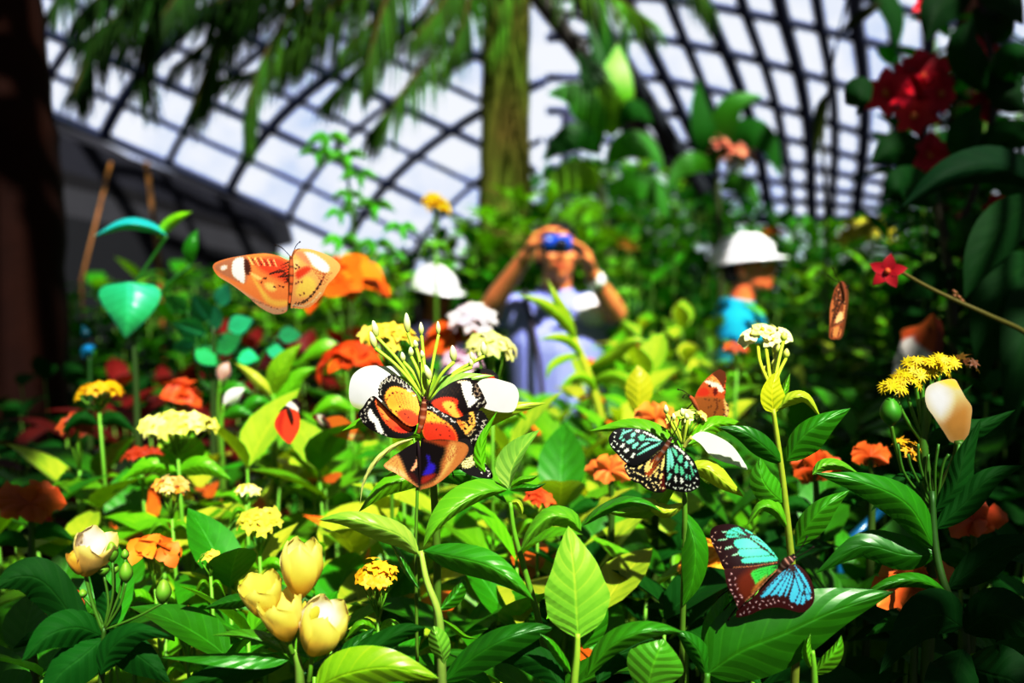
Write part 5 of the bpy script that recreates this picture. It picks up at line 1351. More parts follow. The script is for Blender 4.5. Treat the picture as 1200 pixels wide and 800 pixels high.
for (x, y, r, k, lab) in [(1040, 108, 30, 1, ''), (1082, 92, 40, 2, ''), (1072, 135, 26, 3, ''), (1090, 182, 30, 4, ''), (1150, 60, 26, 5, ''), (1160, 120, 28, 6, ''), (1180, 250, 24, 7, ''), (1062, 100, 30, 8, ''), (1100, 110, 28, 9, ''), (1085, 5, 22, 10, '')]:
    if k == 1:
        RP = Plant('red_flower_tree', 'tall shaded plant with clusters of crimson flowers at the upper right', 'flowering tree', (1120, 500, 1.15))
        RP.stem([(1075, 120, 1.15), (1085, 190, 1.15), (1110, 300, 1.15), (1120, 450, 1.15), (1120, 520, 1.15)], 5, rgb(40, 20, 8, .7))
        mbr = MB(); ptube(mbr, [(1110, 300, 1.15), (1150, 200, 1.12), (1165, 100, 1.1), (1140, -40, 1.1)], .005, rgb(40, 20, 8, .7), 6); RP.part(mbr, 'branch', 'stem')
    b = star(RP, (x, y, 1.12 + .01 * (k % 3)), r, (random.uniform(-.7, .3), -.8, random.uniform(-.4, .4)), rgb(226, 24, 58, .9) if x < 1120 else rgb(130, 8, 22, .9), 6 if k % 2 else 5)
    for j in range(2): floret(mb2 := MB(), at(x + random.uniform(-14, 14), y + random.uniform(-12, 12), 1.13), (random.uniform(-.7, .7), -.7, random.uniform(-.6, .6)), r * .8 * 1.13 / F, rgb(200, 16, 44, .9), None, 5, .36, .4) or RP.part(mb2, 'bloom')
for mid in [[(1085, 190, 1.15), (1050, 175, 1.1), (1020, 190, 1.1)], [(1100, 240, 1.15), (1060, 215, 1.0), (1035, 235, 1.0)], [(1150, 200, 1.1), (1180, 160, 1.05), (1215, 170, 1.0)], [(1160, 110, 1.1), (1130, 60, 1.05), (1140, 20, 1.05)], [(1165, 100, 1.1), (1190, 70, 1.05), (1210, 90, 1.0)], [(1140, -10, 1.1), (1100, 10, 1.05), (1085, 50, 1.05)], [(1140, -20, 1.1), (1175, -5, 1.05), (1200, 30, 1.0)], [(1110, 300, 1.15), (1150, 270, 1.05), (1200, 280, 1.0)], [(1115, 350, 1.15), (1150, 330, 1.0), (1210, 350, .95)], [(1020, 118, 1.1), (1005, 112, 1.1), (990, 122, 1.12)], [(1150, 200, 1.1), (1130, 160, 1.08), (1150, 120, 1.08)], [(1155, 180, 1.1), (1185, 210, 1.05), (1210, 240, 1.0)], [(1112, 330, 1.15), (1085, 330, 1.1), (1060, 350, 1.1)], [(1140, 10, 1.1), (1170, 30, 1.08), (1190, 20, 1.05)], [(1160, 60, 1.1), (1180, 110, 1.08), (1205, 130, 1.05)], [(1118, 400, 1.1), (1160, 390, 1.0), (1210, 420, .95)], [(1118, 430, 1.1), (1080, 410, 1.0), (1050, 430, 1.0)]]:
    RP.leaf(mid, 24, 24, jit(VDK, .3), dl=.02, dr=.02, mat='bgleaf')
# ---- big dark leaf from the right edge
p = Plant('broad_leaf_plant', 'big dark glossy leaf reaching in from the right edge below the crimson flowers', 'plant', (1215, 300, .8))
p.stem([(1215, 215, .8), (1222, 260, .8), (1225, 330, .8)], 4, VDK)
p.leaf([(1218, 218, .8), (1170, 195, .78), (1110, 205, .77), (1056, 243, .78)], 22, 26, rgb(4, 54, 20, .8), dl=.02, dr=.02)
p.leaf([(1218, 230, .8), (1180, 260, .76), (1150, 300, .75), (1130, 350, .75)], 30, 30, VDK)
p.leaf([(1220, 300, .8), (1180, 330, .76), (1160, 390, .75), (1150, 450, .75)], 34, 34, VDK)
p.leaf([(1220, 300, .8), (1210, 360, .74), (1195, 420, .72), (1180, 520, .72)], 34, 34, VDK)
# ---- teal and lime leaves on the left
p = Plant('teal_leaf_plant', 'plant with a heart shaped teal leaf and a flat turquoise leaf above it, left side', 'plant', (160, 560, .95))
p.stem([(150, 335, .95), (158, 420, .95), (162, 520, .95)], 3, rgb(50, 100, 30, .6))
p.leaf([(151, 330, .94), (151, 350, .93), (150, 372, .925), (147, 396, .93)], 38, 36, rgb(50, 200, 150, .75), k=.5, tip=.1, dl=.02, dr=.02, col2=rgb(60, 190, 120, .7), label='heart shaped teal green leaf')
p.leaf([(196, 276, .96), (175, 266, .95), (145, 263, .94), (110, 277, .95)], 7, 8, rgb(40, 205, 205, .8), dl=.03, dr=.03, k=1.0, tip=0., label='flat turquoise leaf')
p.leaf([(185, 280, .97), (195, 265, .96), (210, 254, .95), (226, 248, .95)], 8, 8, rgb(150, 225, 20, .8))
p.leaf([(225, 310, .97), (222, 295, .96), (226, 280, .96), (232, 268, .97)], 9, 10, rgb(40, 140, 14, .8))
mb = MB(); ptube(mb, [(196, 276, .96), (180, 300, .96), (152, 340, .95)], .002, DEEP, 6); ptube(mb, [(225, 310, .97), (190, 340, .96), (156, 400, .95)], .002, DEEP, 6); p.part(mb, 'stalk', 'stem')
p = Plant('teal_leaf_plant', 'low bushy plant with small round teal leaves left of the yellow green leaf pair', 'plant', (250, 560, 1.0))
p.stem([(250, 380, 1.0), (250, 450, 1.0), (250, 540, 1.0)], 3, rgb(50, 100, 30, .6))
for x, y, a, b in [(268, 402, 18, 30), (242, 418, 16, -40), (222, 385, 20, 160), (252, 372, 15, 80), (282, 380, 16, 20), (235, 360, 18, 120), (215, 405, 14, 190), (290, 418, 14, -10), (262, 345, 14, 70), (205, 355, 16, 150), (340, 393, 14, 0), (325, 412, 13, -20)]:
    th = math.radians(b)
    p.leaf([(x - math.cos(th) * a, y + math.sin(th) * a, 1.0), (x, y, .99), (x + math.cos(th) * a, y - math.sin(th) * a, .98)], a * .8, a * .7, jit(mixc(TEAL, MID, random.uniform(0, .6)), .3), k=.8, tip=.2, mat='bgleaf', dl=.016, dr=-.012)
    mb = MB(); ptube(mb, [(x - math.cos(th) * a, y + math.sin(th) * a, 1.0), ((x + 250) / 2, y + 35, 1.0), (250, 460, 1.0)], .0016, DEEP, 5); p.part(mb, 'stalk', 'stem')
p = Plant('teal_leaf_plant', 'plant with a small bright blue leaf deep in the left shade', 'plant', (105, 520, 1.1))
p.stem([(105, 415, 1.1), (106, 460, 1.1), (106, 520, 1.1)], 2.5, DRK)
p.leaf([(98, 420, 1.1), (103, 410, 1.09), (112, 405, 1.1)], 8, 8, rgb(10, 140, 190, .8)); p.leaf([(100, 400, 1.1), (100, 390, 1.09), (96, 380, 1.1)], 6, 6, rgb(6, 90, 110, .8))
p = Plant('leafy_plant', 'pair of upright yellow green leaves below the flying butterfly', 'plant', (322, 560, .85))
p.stem([(320, 462, .85), (322, 500, .85), (322, 550, .85)], 3)
p.leaf([(319, 464, .85), (307, 450, .84), (292, 436, .84), (275, 425, .845)], 8, 7, rgb(214, 230, 80, .75)); p.leaf([(320, 464, .85), (325, 440, .84), (336, 420, .84), (354, 402, .845)], 15, 13, rgb(140, 190, 20, .75))
p.leaf([(320, 470, .85), (335, 460, .845), (350, 440, .845), (372, 430, .85)], 12, 12, BRT); p.leaf([(320, 475, .85), (300, 470, .84), (285, 480, .84), (268, 470, .845)], 9, 9, MID)
p = Plant('leafy_plant', 'stem with one upright oval yellow leaf in front of the green bank, centre right', 'plant', (748, 600, .75))
p.stem([(747, 490, .75), (748, 530, .75), (748, 590, .75)], 2.4)
p.leaf([(747, 490, .75), (749, 465, .745), (749, 445, .745), (747, 428, .75)], 17, 16, rgb(206, 214, 40, .78), k=.95, tip=0, label='upright oval yellow leaf')
# strappy plant in front of the photographer
p = Plant('strap_leaf_plant', 'yellow green strap leaved plant crossing in front of the photographer', 'plant', (705, 560, 1.15))
p.stem([(672, 395, 1.15), (690, 440, 1.15), (704, 490, 1.15), (708, 540, 1.15)], 5, rgb(190, 205, 50, .75))
for mid, w in [([(676, 400, 1.15), (660, 375, 1.12), (636, 355, 1.1), (606, 345, 1.1)], 8), ([(676, 402, 1.15), (665, 375, 1.13), (652, 350, 1.12), (640, 325, 1.13)], 7), ([(690, 430, 1.15), (720, 415, 1.12), (740, 400, 1.1), (760, 400, 1.1)], 8), ([(680, 415, 1.15), (660, 420, 1.12), (645, 430, 1.1), (640, 445, 1.1)], 5), ([(695, 445, 1.15), (720, 440, 1.12), (742, 450, 1.1), (755, 470, 1.1)], 8), ([(684, 420, 1.15), (668, 400, 1.12), (650, 395, 1.1), (630, 398, 1.1)], 6), ([(700, 460, 1.15), (690, 445, 1.12), (675, 440, 1.1), (655, 455, 1.1)], 6)]:
    p.leaf(mid, w, w, jit(rgb(170, 215, 40, .75), .15), mat='bgleaf')
# long slanting blue stick low on the right, and white fallen petals
p = thing('plant_stake', 'thin blue stick slanting behind the leaves right of the turquoise butterfly', 'stake', ground(at(1040, 595, .75)))
mb = MB(); tube(mb, [at(1040, 592, .75), at(985, 640, .74), ground(at(985, 640, .74))], .0045, rgb(10, 100, 140, .8), 7); mb.build('rod', M['plastic'], p)

# loose pale bracts on the left
for tip, base_, w, c, lab in [((287, 455, .84), (262, 474, .84), 9, (.84, .85, .8), 'plant with one small white pointed bract above the small red orange butterfly'),
                              ((268, 424, .98), (258, 446, .98), 9, rgb(230, 190, 180, .85), 'plant with one pale pink bract below the round teal leaves')]:
    p = Plant('white_bract_plant', lab, 'flowering plant', (base_[0], base_[1] + 90, base_[2]))
    p.stem([base_, (base_[0] - 2, base_[1] + 30, base_[2]), (base_[0], base_[1] + 80, base_[2])], 2)
    mb = MB(); pleaf(mb, [base_, ((tip[0] + base_[0]) / 2, (tip[1] + base_[1]) / 2 - 2, base_[2] - .004), tip], w, w, c, n=12, col2=c)
    p.part(mb, 'bract', 'petal', 'pale bract')
    p.leaf([(base_[0], base_[1] + 14, base_[2]), (base_[0] + 18, base_[1] + 8, base_[2] - .004), (base_[0] + 40, base_[1] + 16, base_[2])], 9, 9, MID)
# ================================================================ people
def limb(mb, pts, n=12):
    """tapered limb through (point, radius) joints, closed, round ended."""
    for i in range(len(pts)):
        ball(mb, pts[i][0], pts[i][1], (1, 1, 1), 12, 8)
        if i:
            a, ra = pts[i - 1]; b, rb = pts[i]
            tube(mb, [a, Vector(a).lerp(Vector(b), .5), b], [ra, (ra + rb) / 2, rb], (1, 1, 1), n)

def fused(mb, voxel, name, mat, parent, colfn, smooth=3):
    """one continuous surface grown around all the shapes in the builder."""
    me = mb.mesh('tmp', mat)
    o = bpy.data.objects.new('tmp', me); COL.objects.link(o)
    r = o.modifiers.new('r', 'REMESH'); r.mode = 'VOXEL'; r.voxel_size = voxel; r.use_smooth_shade = True
    s = o.modifiers.new('s', 'SMOOTH'); s.iterations = smooth; s.factor = .5
    dg = bpy.context.evaluated_depsgraph_get(); dg.update()
    ev = o.evaluated_get(dg)
    m2 = bpy.data.meshes.new_from_object(ev)
    bpy.data.objects.remove(o); bpy.data.meshes.remove(me)
    for a in list(m2.attributes):
        if a.name in ('Col', 'luv'): m2.attributes.remove(a)
    a = m2.attributes.new('Col', 'FLOAT_COLOR', 'POINT')
    for i, v in enumerate(m2.vertices):
        c = colfn(v.co); a.data[i].color = (c[0], c[1], c[2], 1)
    m2.polygons.foreach_set('use_smooth', [True] * len(m2.polygons))
    if not m2.materials: m2.materials.append(mat)
    o = bpy.data.objects.new(name, m2); COL.objects.link(o)
    o.parent = parent
    return o

def hand(mb, wrist, fwd, palm, thumb, curl=.5, s=1.0):
    """palm and five bent fingers; fwd = towards the knuckles, palm = the way the palm faces, thumb = the thumb's side."""
    fwd = Vector(fwd).normalized(); palm = Vector(palm); palm = (palm - fwd * palm.dot(fwd)).normalized()
    th = Vector(thumb); th = (th - fwd * th.dot(fwd) - palm * th.dot(palm)).normalized()
    w = Vector(wrist)
    for k, off in enumerate((.030, .011, -.009, -.028)):
        kn = w + fwd * (.085 - .006 * abs(k - 1)) * s + th * off * s
        limb(mb, [(w + th * off * .6 * s, .017 * s), (kn, .0125 * s)], 8)
        p, d = kn, fwd.copy()
        for q, (ln, r) in enumerate(((.040, .0105), (.026, .0095), (.020, .008))):
            ln *= (.95, 1.06, 1.0, .8)[k] * s
            a = curl * (.75, 1.0, .7)[q]
            d = (d * math.cos(a) + palm * math.sin(a)).normalized()
            pal2 = palm - d * palm.dot(d)
            p2 = p + d * ln
            limb(mb, [(p, r * s), (p2, r * .9 * s)], 7)
            p = p2
            if pal2.length > .05: pass
    b = w + fwd * .028 * s + th * .028 * s
    t1 = b + (fwd * .6 + th * .65 + palm * .35).normalized() * .042 * s
    t2 = t1 + (fwd * .75 + th * .1 + palm * .55).normalized() * .034 * s
    limb(mb, [(w + th * .01 * s + fwd * .015 * s, .016 * s), (b, .0145 * s), (t1, .0115 * s), (t2, .009 * s)], 8)

SK = rgb(232, 156, 96, .8)
def person(label, base, yaw, H, headyaw, headpitch, arms, skin, shirt, trousers, sleeve, hair, hat, look=None, lean=(0, 0)):
    """standing figure; arms = world points ((shoulder), elbow, wrist, fwd, palm, thumb, curl) for each side."""
    o = thing('person', label, 'person', base)
    R = Matrix.Rotation(yaw, 3, 'Z')
    k = H / 1.72
    def L3(x, y, z): return R @ (Vector((x, y, z)) * k) + Vector((lean[0] * z * k, lean[1] * z * k, 0))
    mb = MB()
    # trunk and legs
    limb(mb, [(L3(0, .01, .95), .125 * k), (L3(0, 0, 1.08), .12 * k), (L3(0, -.005, 1.25), .132 * k), (L3(0, .01, 1.36), .10 * k)])
    for s in (-1, 1):
        limb(mb, [(L3(s * .06, 0, 1.08), .095 * k), (L3(s * .075, -.01, 1.27), .10 * k), (L3(s * .14, .01, 1.385), .06 * k)])
        limb(mb, [(L3(s * .085, .01, .92), .10 * k), (L3(s * .095, -.005, .5), .062 * k), (L3(s * .095, .0, .43), .056 * k), (L3(s * .1, .015, .31), .052 * k), (L3(s * .1, .025, .08), .037 * k)])
        limb(mb, [(L3(s * .1, .04, .045), .04 * k), (L3(s * .105, -.06, .04), .038 * k), (L3(s * .11, -.15, .028), .026 * k)])
    limb(mb, [(L3(0, .015, 1.38), .068 * k), (L3(0, .0, 1.48), .056 * k), (L3(0, -.01, 1.53), .055 * k)])
    hc = L3(0, -.02, 1.605)
    HR = Matrix.Rotation(yaw + headyaw, 3, 'Z') @ Matrix.Rotation(headpitch, 3, 'X')
    def h3(x, y, z): return HR @ (Vector((x, y, z)) * k) + hc
    ball(mb, h3(0, .012, .02), (.074 * k, .093 * k, .092 * k), (1, 1, 1), 16, 12, HR)
    ball(mb, h3(0, -.022, -.042), (.058 * k, .064 * k, .07 * k), (1, 1, 1), 16, 12, HR)
    ball(mb, h3(0, -.072, -.088), (.024 * k, .02 * k, .019 * k), (1, 1, 1), 10, 8, HR)
    limb(mb, [(h3(0, -.088, .012), .010 * k), (h3(0, -.104, -.018), .0125 * k), (h3(0, -.100, -.030), .015 * k)], 8)
    for s in (-1, 1):
        ball(mb, h3(s * .014, -.092, -.030), .009 * k, (1, 1, 1), 8, 6)
        limb(mb, [(h3(s * .018, -.083, .028), .009 * k), (h3(s * .042, -.074, .030), .009 * k)], 8)
        ball(mb, h3(s * .040, -.066, -.022), (.022 * k, .016 * k, .018 * k), (1, 1, 1), 10, 8, HR)
        ball(mb, h3(s * .076, .012, -.008), (.011 * k, .022 * k, .032 * k), (1, 1, 1), 10, 8, HR)
    limb(mb, [(h3(-.02, -.088, -.058), .008 * k), (h3(0, -.094, -.056), .009 * k), (h3(.02, -.088, -.058), .008 * k)], 8)
    limb(mb, [(h3(-.016, -.086, -.069), .008 * k), (h3(0, -.091, -.070), .009 * k), (h3(.016, -.086, -.069), .008 * k)], 8)
    # arms
    sh = []
    for s, a in zip((-1, 1), arms):
        S = L3(s * .175, .01, 1.375)
        if a is None:
            E, Wr, fwd, palm, th, cu = L3(s * .23, .04, 1.10), L3(s * .22, -.10, .90), R @ Vector((0, -.5, -.85)), R @ Vector((-s, 0, 0)), R @ Vector((0, -1, .3)), .35
        else:
            E, Wr, fwd, palm, th, cu = [Vector(q) - Vector(base) for q in a[:2]] + [Vector(q) for q in a[2:5]] + [a[5]]
        limb(mb, [(S, .058 * k), (S.lerp(E, .5), .047 * k), (E, .040 * k)])
        limb(mb, [(E, .040 * k), (E.lerp(Wr, .3), .041 * k), (Wr, .027 * k)])
        hand(mb, Wr, fwd, palm, th, cu, k)
        sh.append((S, E, Wr))
    lipc = mixc(skin, rgb(170, 60, 50), .6)
    HRi = HR.inverted()
    def scol(v):
        q = (HRi @ (v - hc)) / k
        if abs(q.x) < .024 and q.y < -.078 and abs(q.z + .063) < .0125: return lipc
        if .012 < abs(q.x) < .05 and q.y < -.06 and .029 < q.z < .04: return rgb(40, 24, 16)
        return skin
    b = fused(mb, .0065, 'body', M['skin'], o, scol, 2)
    for s in (-1, 1):
        e = MB(); ball(e, h3(s * .031, -.0775, .008), .0125 * k, (.8, .8, .78), 12, 8); ball(e, h3(s * .031, -.0862, .008), (.006 * k, .004 * k, .006 * k), (.01, .006, .004), 8, 6, HR)
        eo = e.build('eye', M['plastic']); eo.parent = o
    # shirt
    mb = MB()
    limb(mb, [(L3(0, .01, .93), .148 * k), (L3(0, 0, 1.08), .14 * k), (L3(0, -.005, 1.25), .148 * k), (L3(0, .015, 1.35), .118 * k)])
    for s, (S, E, Wr) in zip((-1, 1), sh):
        limb(mb, [(L3(s * .07, 0, .93), .115 * k), (L3(s * .07, 0, 1.08), .112 * k), (L3(s * .08, -.01, 1.27), .115 * k), (L3(s * .12, .01, 1.375), .078 * k), (S, .074 * k)])
        limb(mb, [(S, .074 * k), (S.lerp(E, sleeve), .066 * k)])
    limb(mb, [(L3(0, .012, 1.40), .082 * k), (L3(0, .008, 1.43), .074 * k)])
    so = fused(mb, .011, 'shirt', M['cloth'], o, shirt, 3)
    c = MB()   # open collar
    for s in (-1, 1):
        vs = [L3(0, .078, 1.475), L3(s * .06, .055, 1.475), L3(s * .075, -.02, 1.45), L3(s * .025, -.092, 1.40), L3(s * .075, -.105, 1.375), L3(s * .105, -.03, 1.41), L3(s * .08, .075, 1.43), L3(0, .10, 1.43)]
        c.add(vs, [(0, 1, 6, 7), (1, 2, 5, 6), (2, 3, 4, 5)], shirt(Vector((0, 0, 0))))
    cc = c.build('collar', M['cloth']); cc.parent = so
    m = cc.modifiers.new('t', 'SOLIDIFY'); m.thickness = .006
    # trousers
    mb = MB()
    limb(mb, [(L3(0, .01, .93), .142 * k), (L3(0, .01, .86), .12 * k)])
    for s in (-1, 1):
        limb(mb, [(L3(s * .08, .01, .93), .115 * k), (L3(s * .095, 0, .5), .083 * k), (L3(s * .1, .02, .12), .066 * k)])
    fused(mb, .014, 'trousers', M['cloth'], o, lambda v: trousers, 3)
    mb = MB()
    for s in (-1, 1):
        limb(mb, [(L3(s * .1, .045, .05), .05 * k), (L3(s * .105, -.06, .045), .048 * k), (L3(s * .11, -.15, .036), .036 * k)])
    fused(mb, .010, 'shoes', M['plastic'], o, lambda v: (.02, .018, .016), 2)
    # hair
    mb = MB()
    ball(mb, h3(0, .022, .034), (.081 * k, .095 * k, .09 * k), (1, 1, 1), 16, 12, HR)
    if hair == 'long':
        for s in (-1, 1): limb(mb, [(h3(s * .062, .02, .0), .035 * k), (h3(s * .072, .03, -.08), .034 * k), (h3(s * .07, .05, -.18), .030 * k)])
        limb(mb, [(h3(0, .08, .0), .06 * k), (h3(0, .095, -.10), .06 * k), (h3(0, .10, -.24), .045 * k)])
    else:
        limb(mb, [(h3(-.05, .06, -.02), .04 * k), (h3(.05, .06, -.02), .04 * k)])
    fused(mb, .008, 'hair', M['hair'], o, lambda v: (.008, .006, .005), 2)
    # helmet
    if hat:
        mb = MB(); n, m_ = 28, 9
        vs, fs = [], []
        for i in range(m_ + 1):
            ph = PI / 2 * i / m_
            for j in range(n):
                th = 2 * PI * j / n
                x, y, z = math.cos(th) * math.sin(ph) * .108, math.sin(th) * math.sin(ph) * .134, .100 * math.cos(ph)
                vs.append(h3(x, y + .01, z + .036))
        for i in range(m_):
            for j in range(n):
                j2 = (j + 1) % n
                fs.append((i * n + j, (i + 1) * n + j, (i + 1) * n + j2, i * n + j2))
        # brim, long at the front
        o_ = len(vs)
        for (g, dz) in ((1.0, 0), (1.0, -.004)):
            for j in range(n):
                th = 2 * PI * j / n
                fr = max(0, -math.sin(th)) ** 2
                e = .006 + .046 * fr
                vs.append(h3(math.cos(th) * (.108 + e), math.sin(th) * (.134 + e) + .01, .030 - .012 * fr + dz))
        for j in range(n):
            j2 = (j + 1) % n
            fs.append((m_ * n + j, o_ + j, o_ + j2, m_ * n + j2)); fs.append((o_ + j, o_ + n + j, o_ + n + j2, o_ + j2)); fs.append((o_ + n + j, m_ * n + j, m_ * n + j2, o_ + n + j2))
        mb.add(vs, fs, (.86, .86, .90))
        ho = mb.build('helmet', M['plastic']); ho.parent = o; ho['label'] = 'white hard hat'
        mb = MB(); tube(mb, [h3(0, -.122, .07), h3(0, -.06, .126), h3(0, .01, .138), h3(0, .08, .127), h3(0, .14, .075)], [.008, .011, .012, .011, .008], (.84, .84, .88), 8)
        rd = mb.build('ridge', M['plastic']); rd.parent = ho
    o['_h'] = 0
    del o['_h']
    return o, L3, h3, sh, R

# ---- the photographer
D = 2.8
base = at(652, 420, D); base.z = 0
lav = rgb(150, 158, 224, .85)
def shirtc(v):
    f = .5 + .5 * math.sin(v.x * 260)
    c = mixc(lav, rgb(176, 182, 238, .85), f * .5)
    return c
EL, WL_ = at(570, 366, D - .12), at(616, 300, D - .28)
ER, WR_ = at(722, 366, D - .14), at(694, 322, D - .27)
cam_c = at(653, 286, D - .33)
pl, L3, h3, sh, R = person('person in a lavender shirt holding up a small blue camera in both hands', base, .10, 1.622, 0, -.12,
    [(EL, WL_, (.45, -.1, .8), (.75, -.2, -.3), (.5, -.6, -.2), .75), (ER, WR_, (-.35, -.05, .9), (-.8, -.3, -.2), (-.5, -.6, -.3), .55)], SK, shirtc, rgb(60, 60, 70, .7), .42, 'short', False)
# wrist watch, added white lump standing for the sunlit shoulder, strap
mb = MB()
wl = Vector(WR_) - base; el = Vector(ER) - base
dr = (wl - el).normalized()
mbp = [wl - dr * .03 - dr * .015, wl - dr * .03 + dr * .015]
tube(mb, mbp, [.034, .031], (.85, .85, .83), 14)
ax = dr.orthogonal().normalized()
w_ = mb.build('watch', M['plastic']); w_.parent = pl; w_['label'] = 'white wristwatch'
mb = MB(); ball(mb, wl - dr * .03 + Vector((.01, -.034, 0)), (.018, .007, .018), (.8, .8, .8)); f_ = mb.build('dial', M['plastic']); f_.parent = w_
mb = MB(); tube(mb, [L3(-.12, .07, 1.44), L3(-.125, -.02, 1.455), L3(-.115, -.12, 1.37), L3(-.09, -.168, 1.2), L3(-.07, -.17, 1.0), L3(-.09, -.155, .84)], .009, rgb(70, 62, 74, .6), 8)
st = mb.build('shoulder_strap', M['strap']); st.parent = pl; st['label'] = 'dark grey strap down the shirt front'
mb = MB(); ball(mb, L3(.125, -.055, 1.385), (.075, .075, .06), (.86, .86, .90), 14, 10)
st = mb.build('sunlit_shoulder', M['cloth']); st.parent = pl; st['label'] = 'overexposed sunlit patch of one shoulder, made as a white lump'
# the camera
ct = thing('compact_camera', 'small blue compact camera held up to the face of the photographer', 'camera', cam_c)
def cp(mb, name, parent, mat='plastic', label=None):
    x = mb.build(name, M[mat]); x.parent = parent
    if label: x['label'] = label
    return x
mb = MB(); blue = rgb(30, 96, 214, .8)
bm = bmesh.new(); bmesh.ops.create_cube(bm, size=1)
for v in bm.verts: v.co = Vector((v.co.x * .092, v.co.y * .024, v.co.z * .058))
bmesh.ops.bevel(bm, geom=bm.edges[:], offset=.006, segments=3, affect='EDGES')
bm.verts.ensure_lookup_table()
mb.add([v.co.copy() for v in bm.verts], [[v.index for v in f.verts] for f in bm.faces], blue); bm.free()
cb = cp(mb, 'camera_body', ct, label='blue metal camera body')
mb = MB(); tube(mb, [(.012, -.010, -.002), (.012, -.020, -.002), (.012, -.0201, -.002), (.012, -.032, -.002)], [.022, .022, .018, .017], (.03, .05, .12), 20); ln_ = cp(mb, 'lens', ct)
mb = MB(); ball(mb, (.012, -.032, -.002), (.013, .003, .013), (.01, .01, .02), 14, 8); g = cp(mb, 'front_glass', ln_)
mb = MB(); tube(mb, [(-.02, 0, .028), (-.02, 0, .033)], .007, (.5, .5, .55), 12); cp(mb, 'shutter_button', ct)
mb = MB(); box(mb, (-.028, -.0125, .016), (.014, .002, .008), (.8, .8, .75)); cp(mb, 'flash', ct)
# ---- helmeted person on the right, in profile
D = 3.0
base = at(866, 420, D); base.z = 0
cy = rgb(30, 170, 205, .85)
pr, L3, h3, sh, R = person('person in a white hard hat and turquoise shirt, in profile facing right', base, PI / 2 - .35, 1.56, -.08, -.16, [None, None], rgb(240, 138, 84, .9), lambda v: cy, rgb(40, 44, 60, .7), .5, 'short', True)
# ---- helmeted person on the left
D = 3.2
base = at(508, 420, D); base.z = 0
pw, L3, h3, sh, R = person('person with long black hair under a white hard hat, half hidden by flowers', base, .9, 1.44, -.15, .10, [None, None], rgb(190, 100, 56, .75), lambda v: rgb(60, 60, 84, .7), rgb(40, 44, 60, .7), .5, 'long', True)
# ================================================================ bushes of the bed
def bush_mesh(kind, seed, R_, H, nst, cols, Lf, nodes=6, accent=None, spread=1.0, deep=.34):
    """foliage of one bush with its crown top at z = 0 (local), and its stems down to z = -H."""
    random.seed(seed)
    fo, st = MB(), MB()
    for s in range(nst):
        th = s * 2.399963 + random.uniform(-.3, .3); q = R_ * ((s + .5) / nst) ** .5
        x, y = math.cos(th) * q, math.sin(th) * q
        top = Vector((x, y, -R_ * .55 * (q / R_) ** 2 - random.uniform(0, .05)))
        bot = Vector((x * .25, y * .25, -H))
        mid = Vector((x * .8, y * .8, top.z - deep))
        tube(st, [top, (top + mid) / 2 + Vector((random.uniform(-.01, .01), random.uniform(-.01, .01), 0)), mid, mid.lerp(bot, .5), bot], [.0014, .002, .0028, .004, .005], [STEMC, rgb(60, 74, 24, .6)], 5)
        ph = random.uniform(0, 6)
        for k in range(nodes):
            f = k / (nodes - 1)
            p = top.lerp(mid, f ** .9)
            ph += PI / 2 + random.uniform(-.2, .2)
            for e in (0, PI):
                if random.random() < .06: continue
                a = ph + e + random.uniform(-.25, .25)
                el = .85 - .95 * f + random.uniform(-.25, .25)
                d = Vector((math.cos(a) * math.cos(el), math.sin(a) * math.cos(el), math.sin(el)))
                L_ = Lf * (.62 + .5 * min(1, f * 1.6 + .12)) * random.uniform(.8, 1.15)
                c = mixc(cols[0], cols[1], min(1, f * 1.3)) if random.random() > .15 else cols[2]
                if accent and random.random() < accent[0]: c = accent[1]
                wleaf(fo, p, d, Vector((0, 0, 1)), L_, L_ * random.uniform(.21, .29), random.uniform(.3, 1.1), jit(c, .25), 7, 2, .28)
    return fo, st

PROTO = {}
def proto(key, *a, mat='bgleaf', **k):
    fo, st = bush_mesh(key, *a, **k)
    PROTO[key] = (fo.mesh('foliage', M[mat]), st.mesh('stem', M['stem']))
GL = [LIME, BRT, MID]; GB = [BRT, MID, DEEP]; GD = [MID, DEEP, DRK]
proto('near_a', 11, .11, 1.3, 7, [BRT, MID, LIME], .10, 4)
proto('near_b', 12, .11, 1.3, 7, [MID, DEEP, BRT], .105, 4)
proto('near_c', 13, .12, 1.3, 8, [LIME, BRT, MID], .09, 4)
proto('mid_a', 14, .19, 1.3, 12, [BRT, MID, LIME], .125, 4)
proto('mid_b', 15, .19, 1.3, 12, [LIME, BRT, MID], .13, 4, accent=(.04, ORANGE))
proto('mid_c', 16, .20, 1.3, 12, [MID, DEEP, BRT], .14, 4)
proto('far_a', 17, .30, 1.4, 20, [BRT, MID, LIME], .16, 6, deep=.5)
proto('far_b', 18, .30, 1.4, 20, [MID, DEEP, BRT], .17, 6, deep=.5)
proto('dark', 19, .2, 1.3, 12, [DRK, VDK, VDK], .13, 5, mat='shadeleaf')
proto('croton', 20, .15, 1.3, 9, [rgb(120, 20, 12, .7), DRED, rgb(70, 6, 6, .7)], .13, 5, accent=(.25, rgb(20, 40, 8)))
proto('orange', 21, .13, 1.3, 8, [ORANGE, RED, rgb(250, 190, 60, .8)], .07, 5)
proto('tall_a', 22, .55, 2.4, 46, [MID, DEEP, BRT], .21, 8, deep=.9)
proto('tall_b', 23, .6, 2.6, 46, [DEEP, DRK, MID], .22, 9, deep=1.2)
proto('tall_c', 24, .5, 2.4, 40, [BRT, MID, DEEP], .19, 8, deep=.8)
proto('near_d', 26, .12, 1.3, 8, [DRK, VDK, DEEP], .11, 5, mat='shadeleaf')

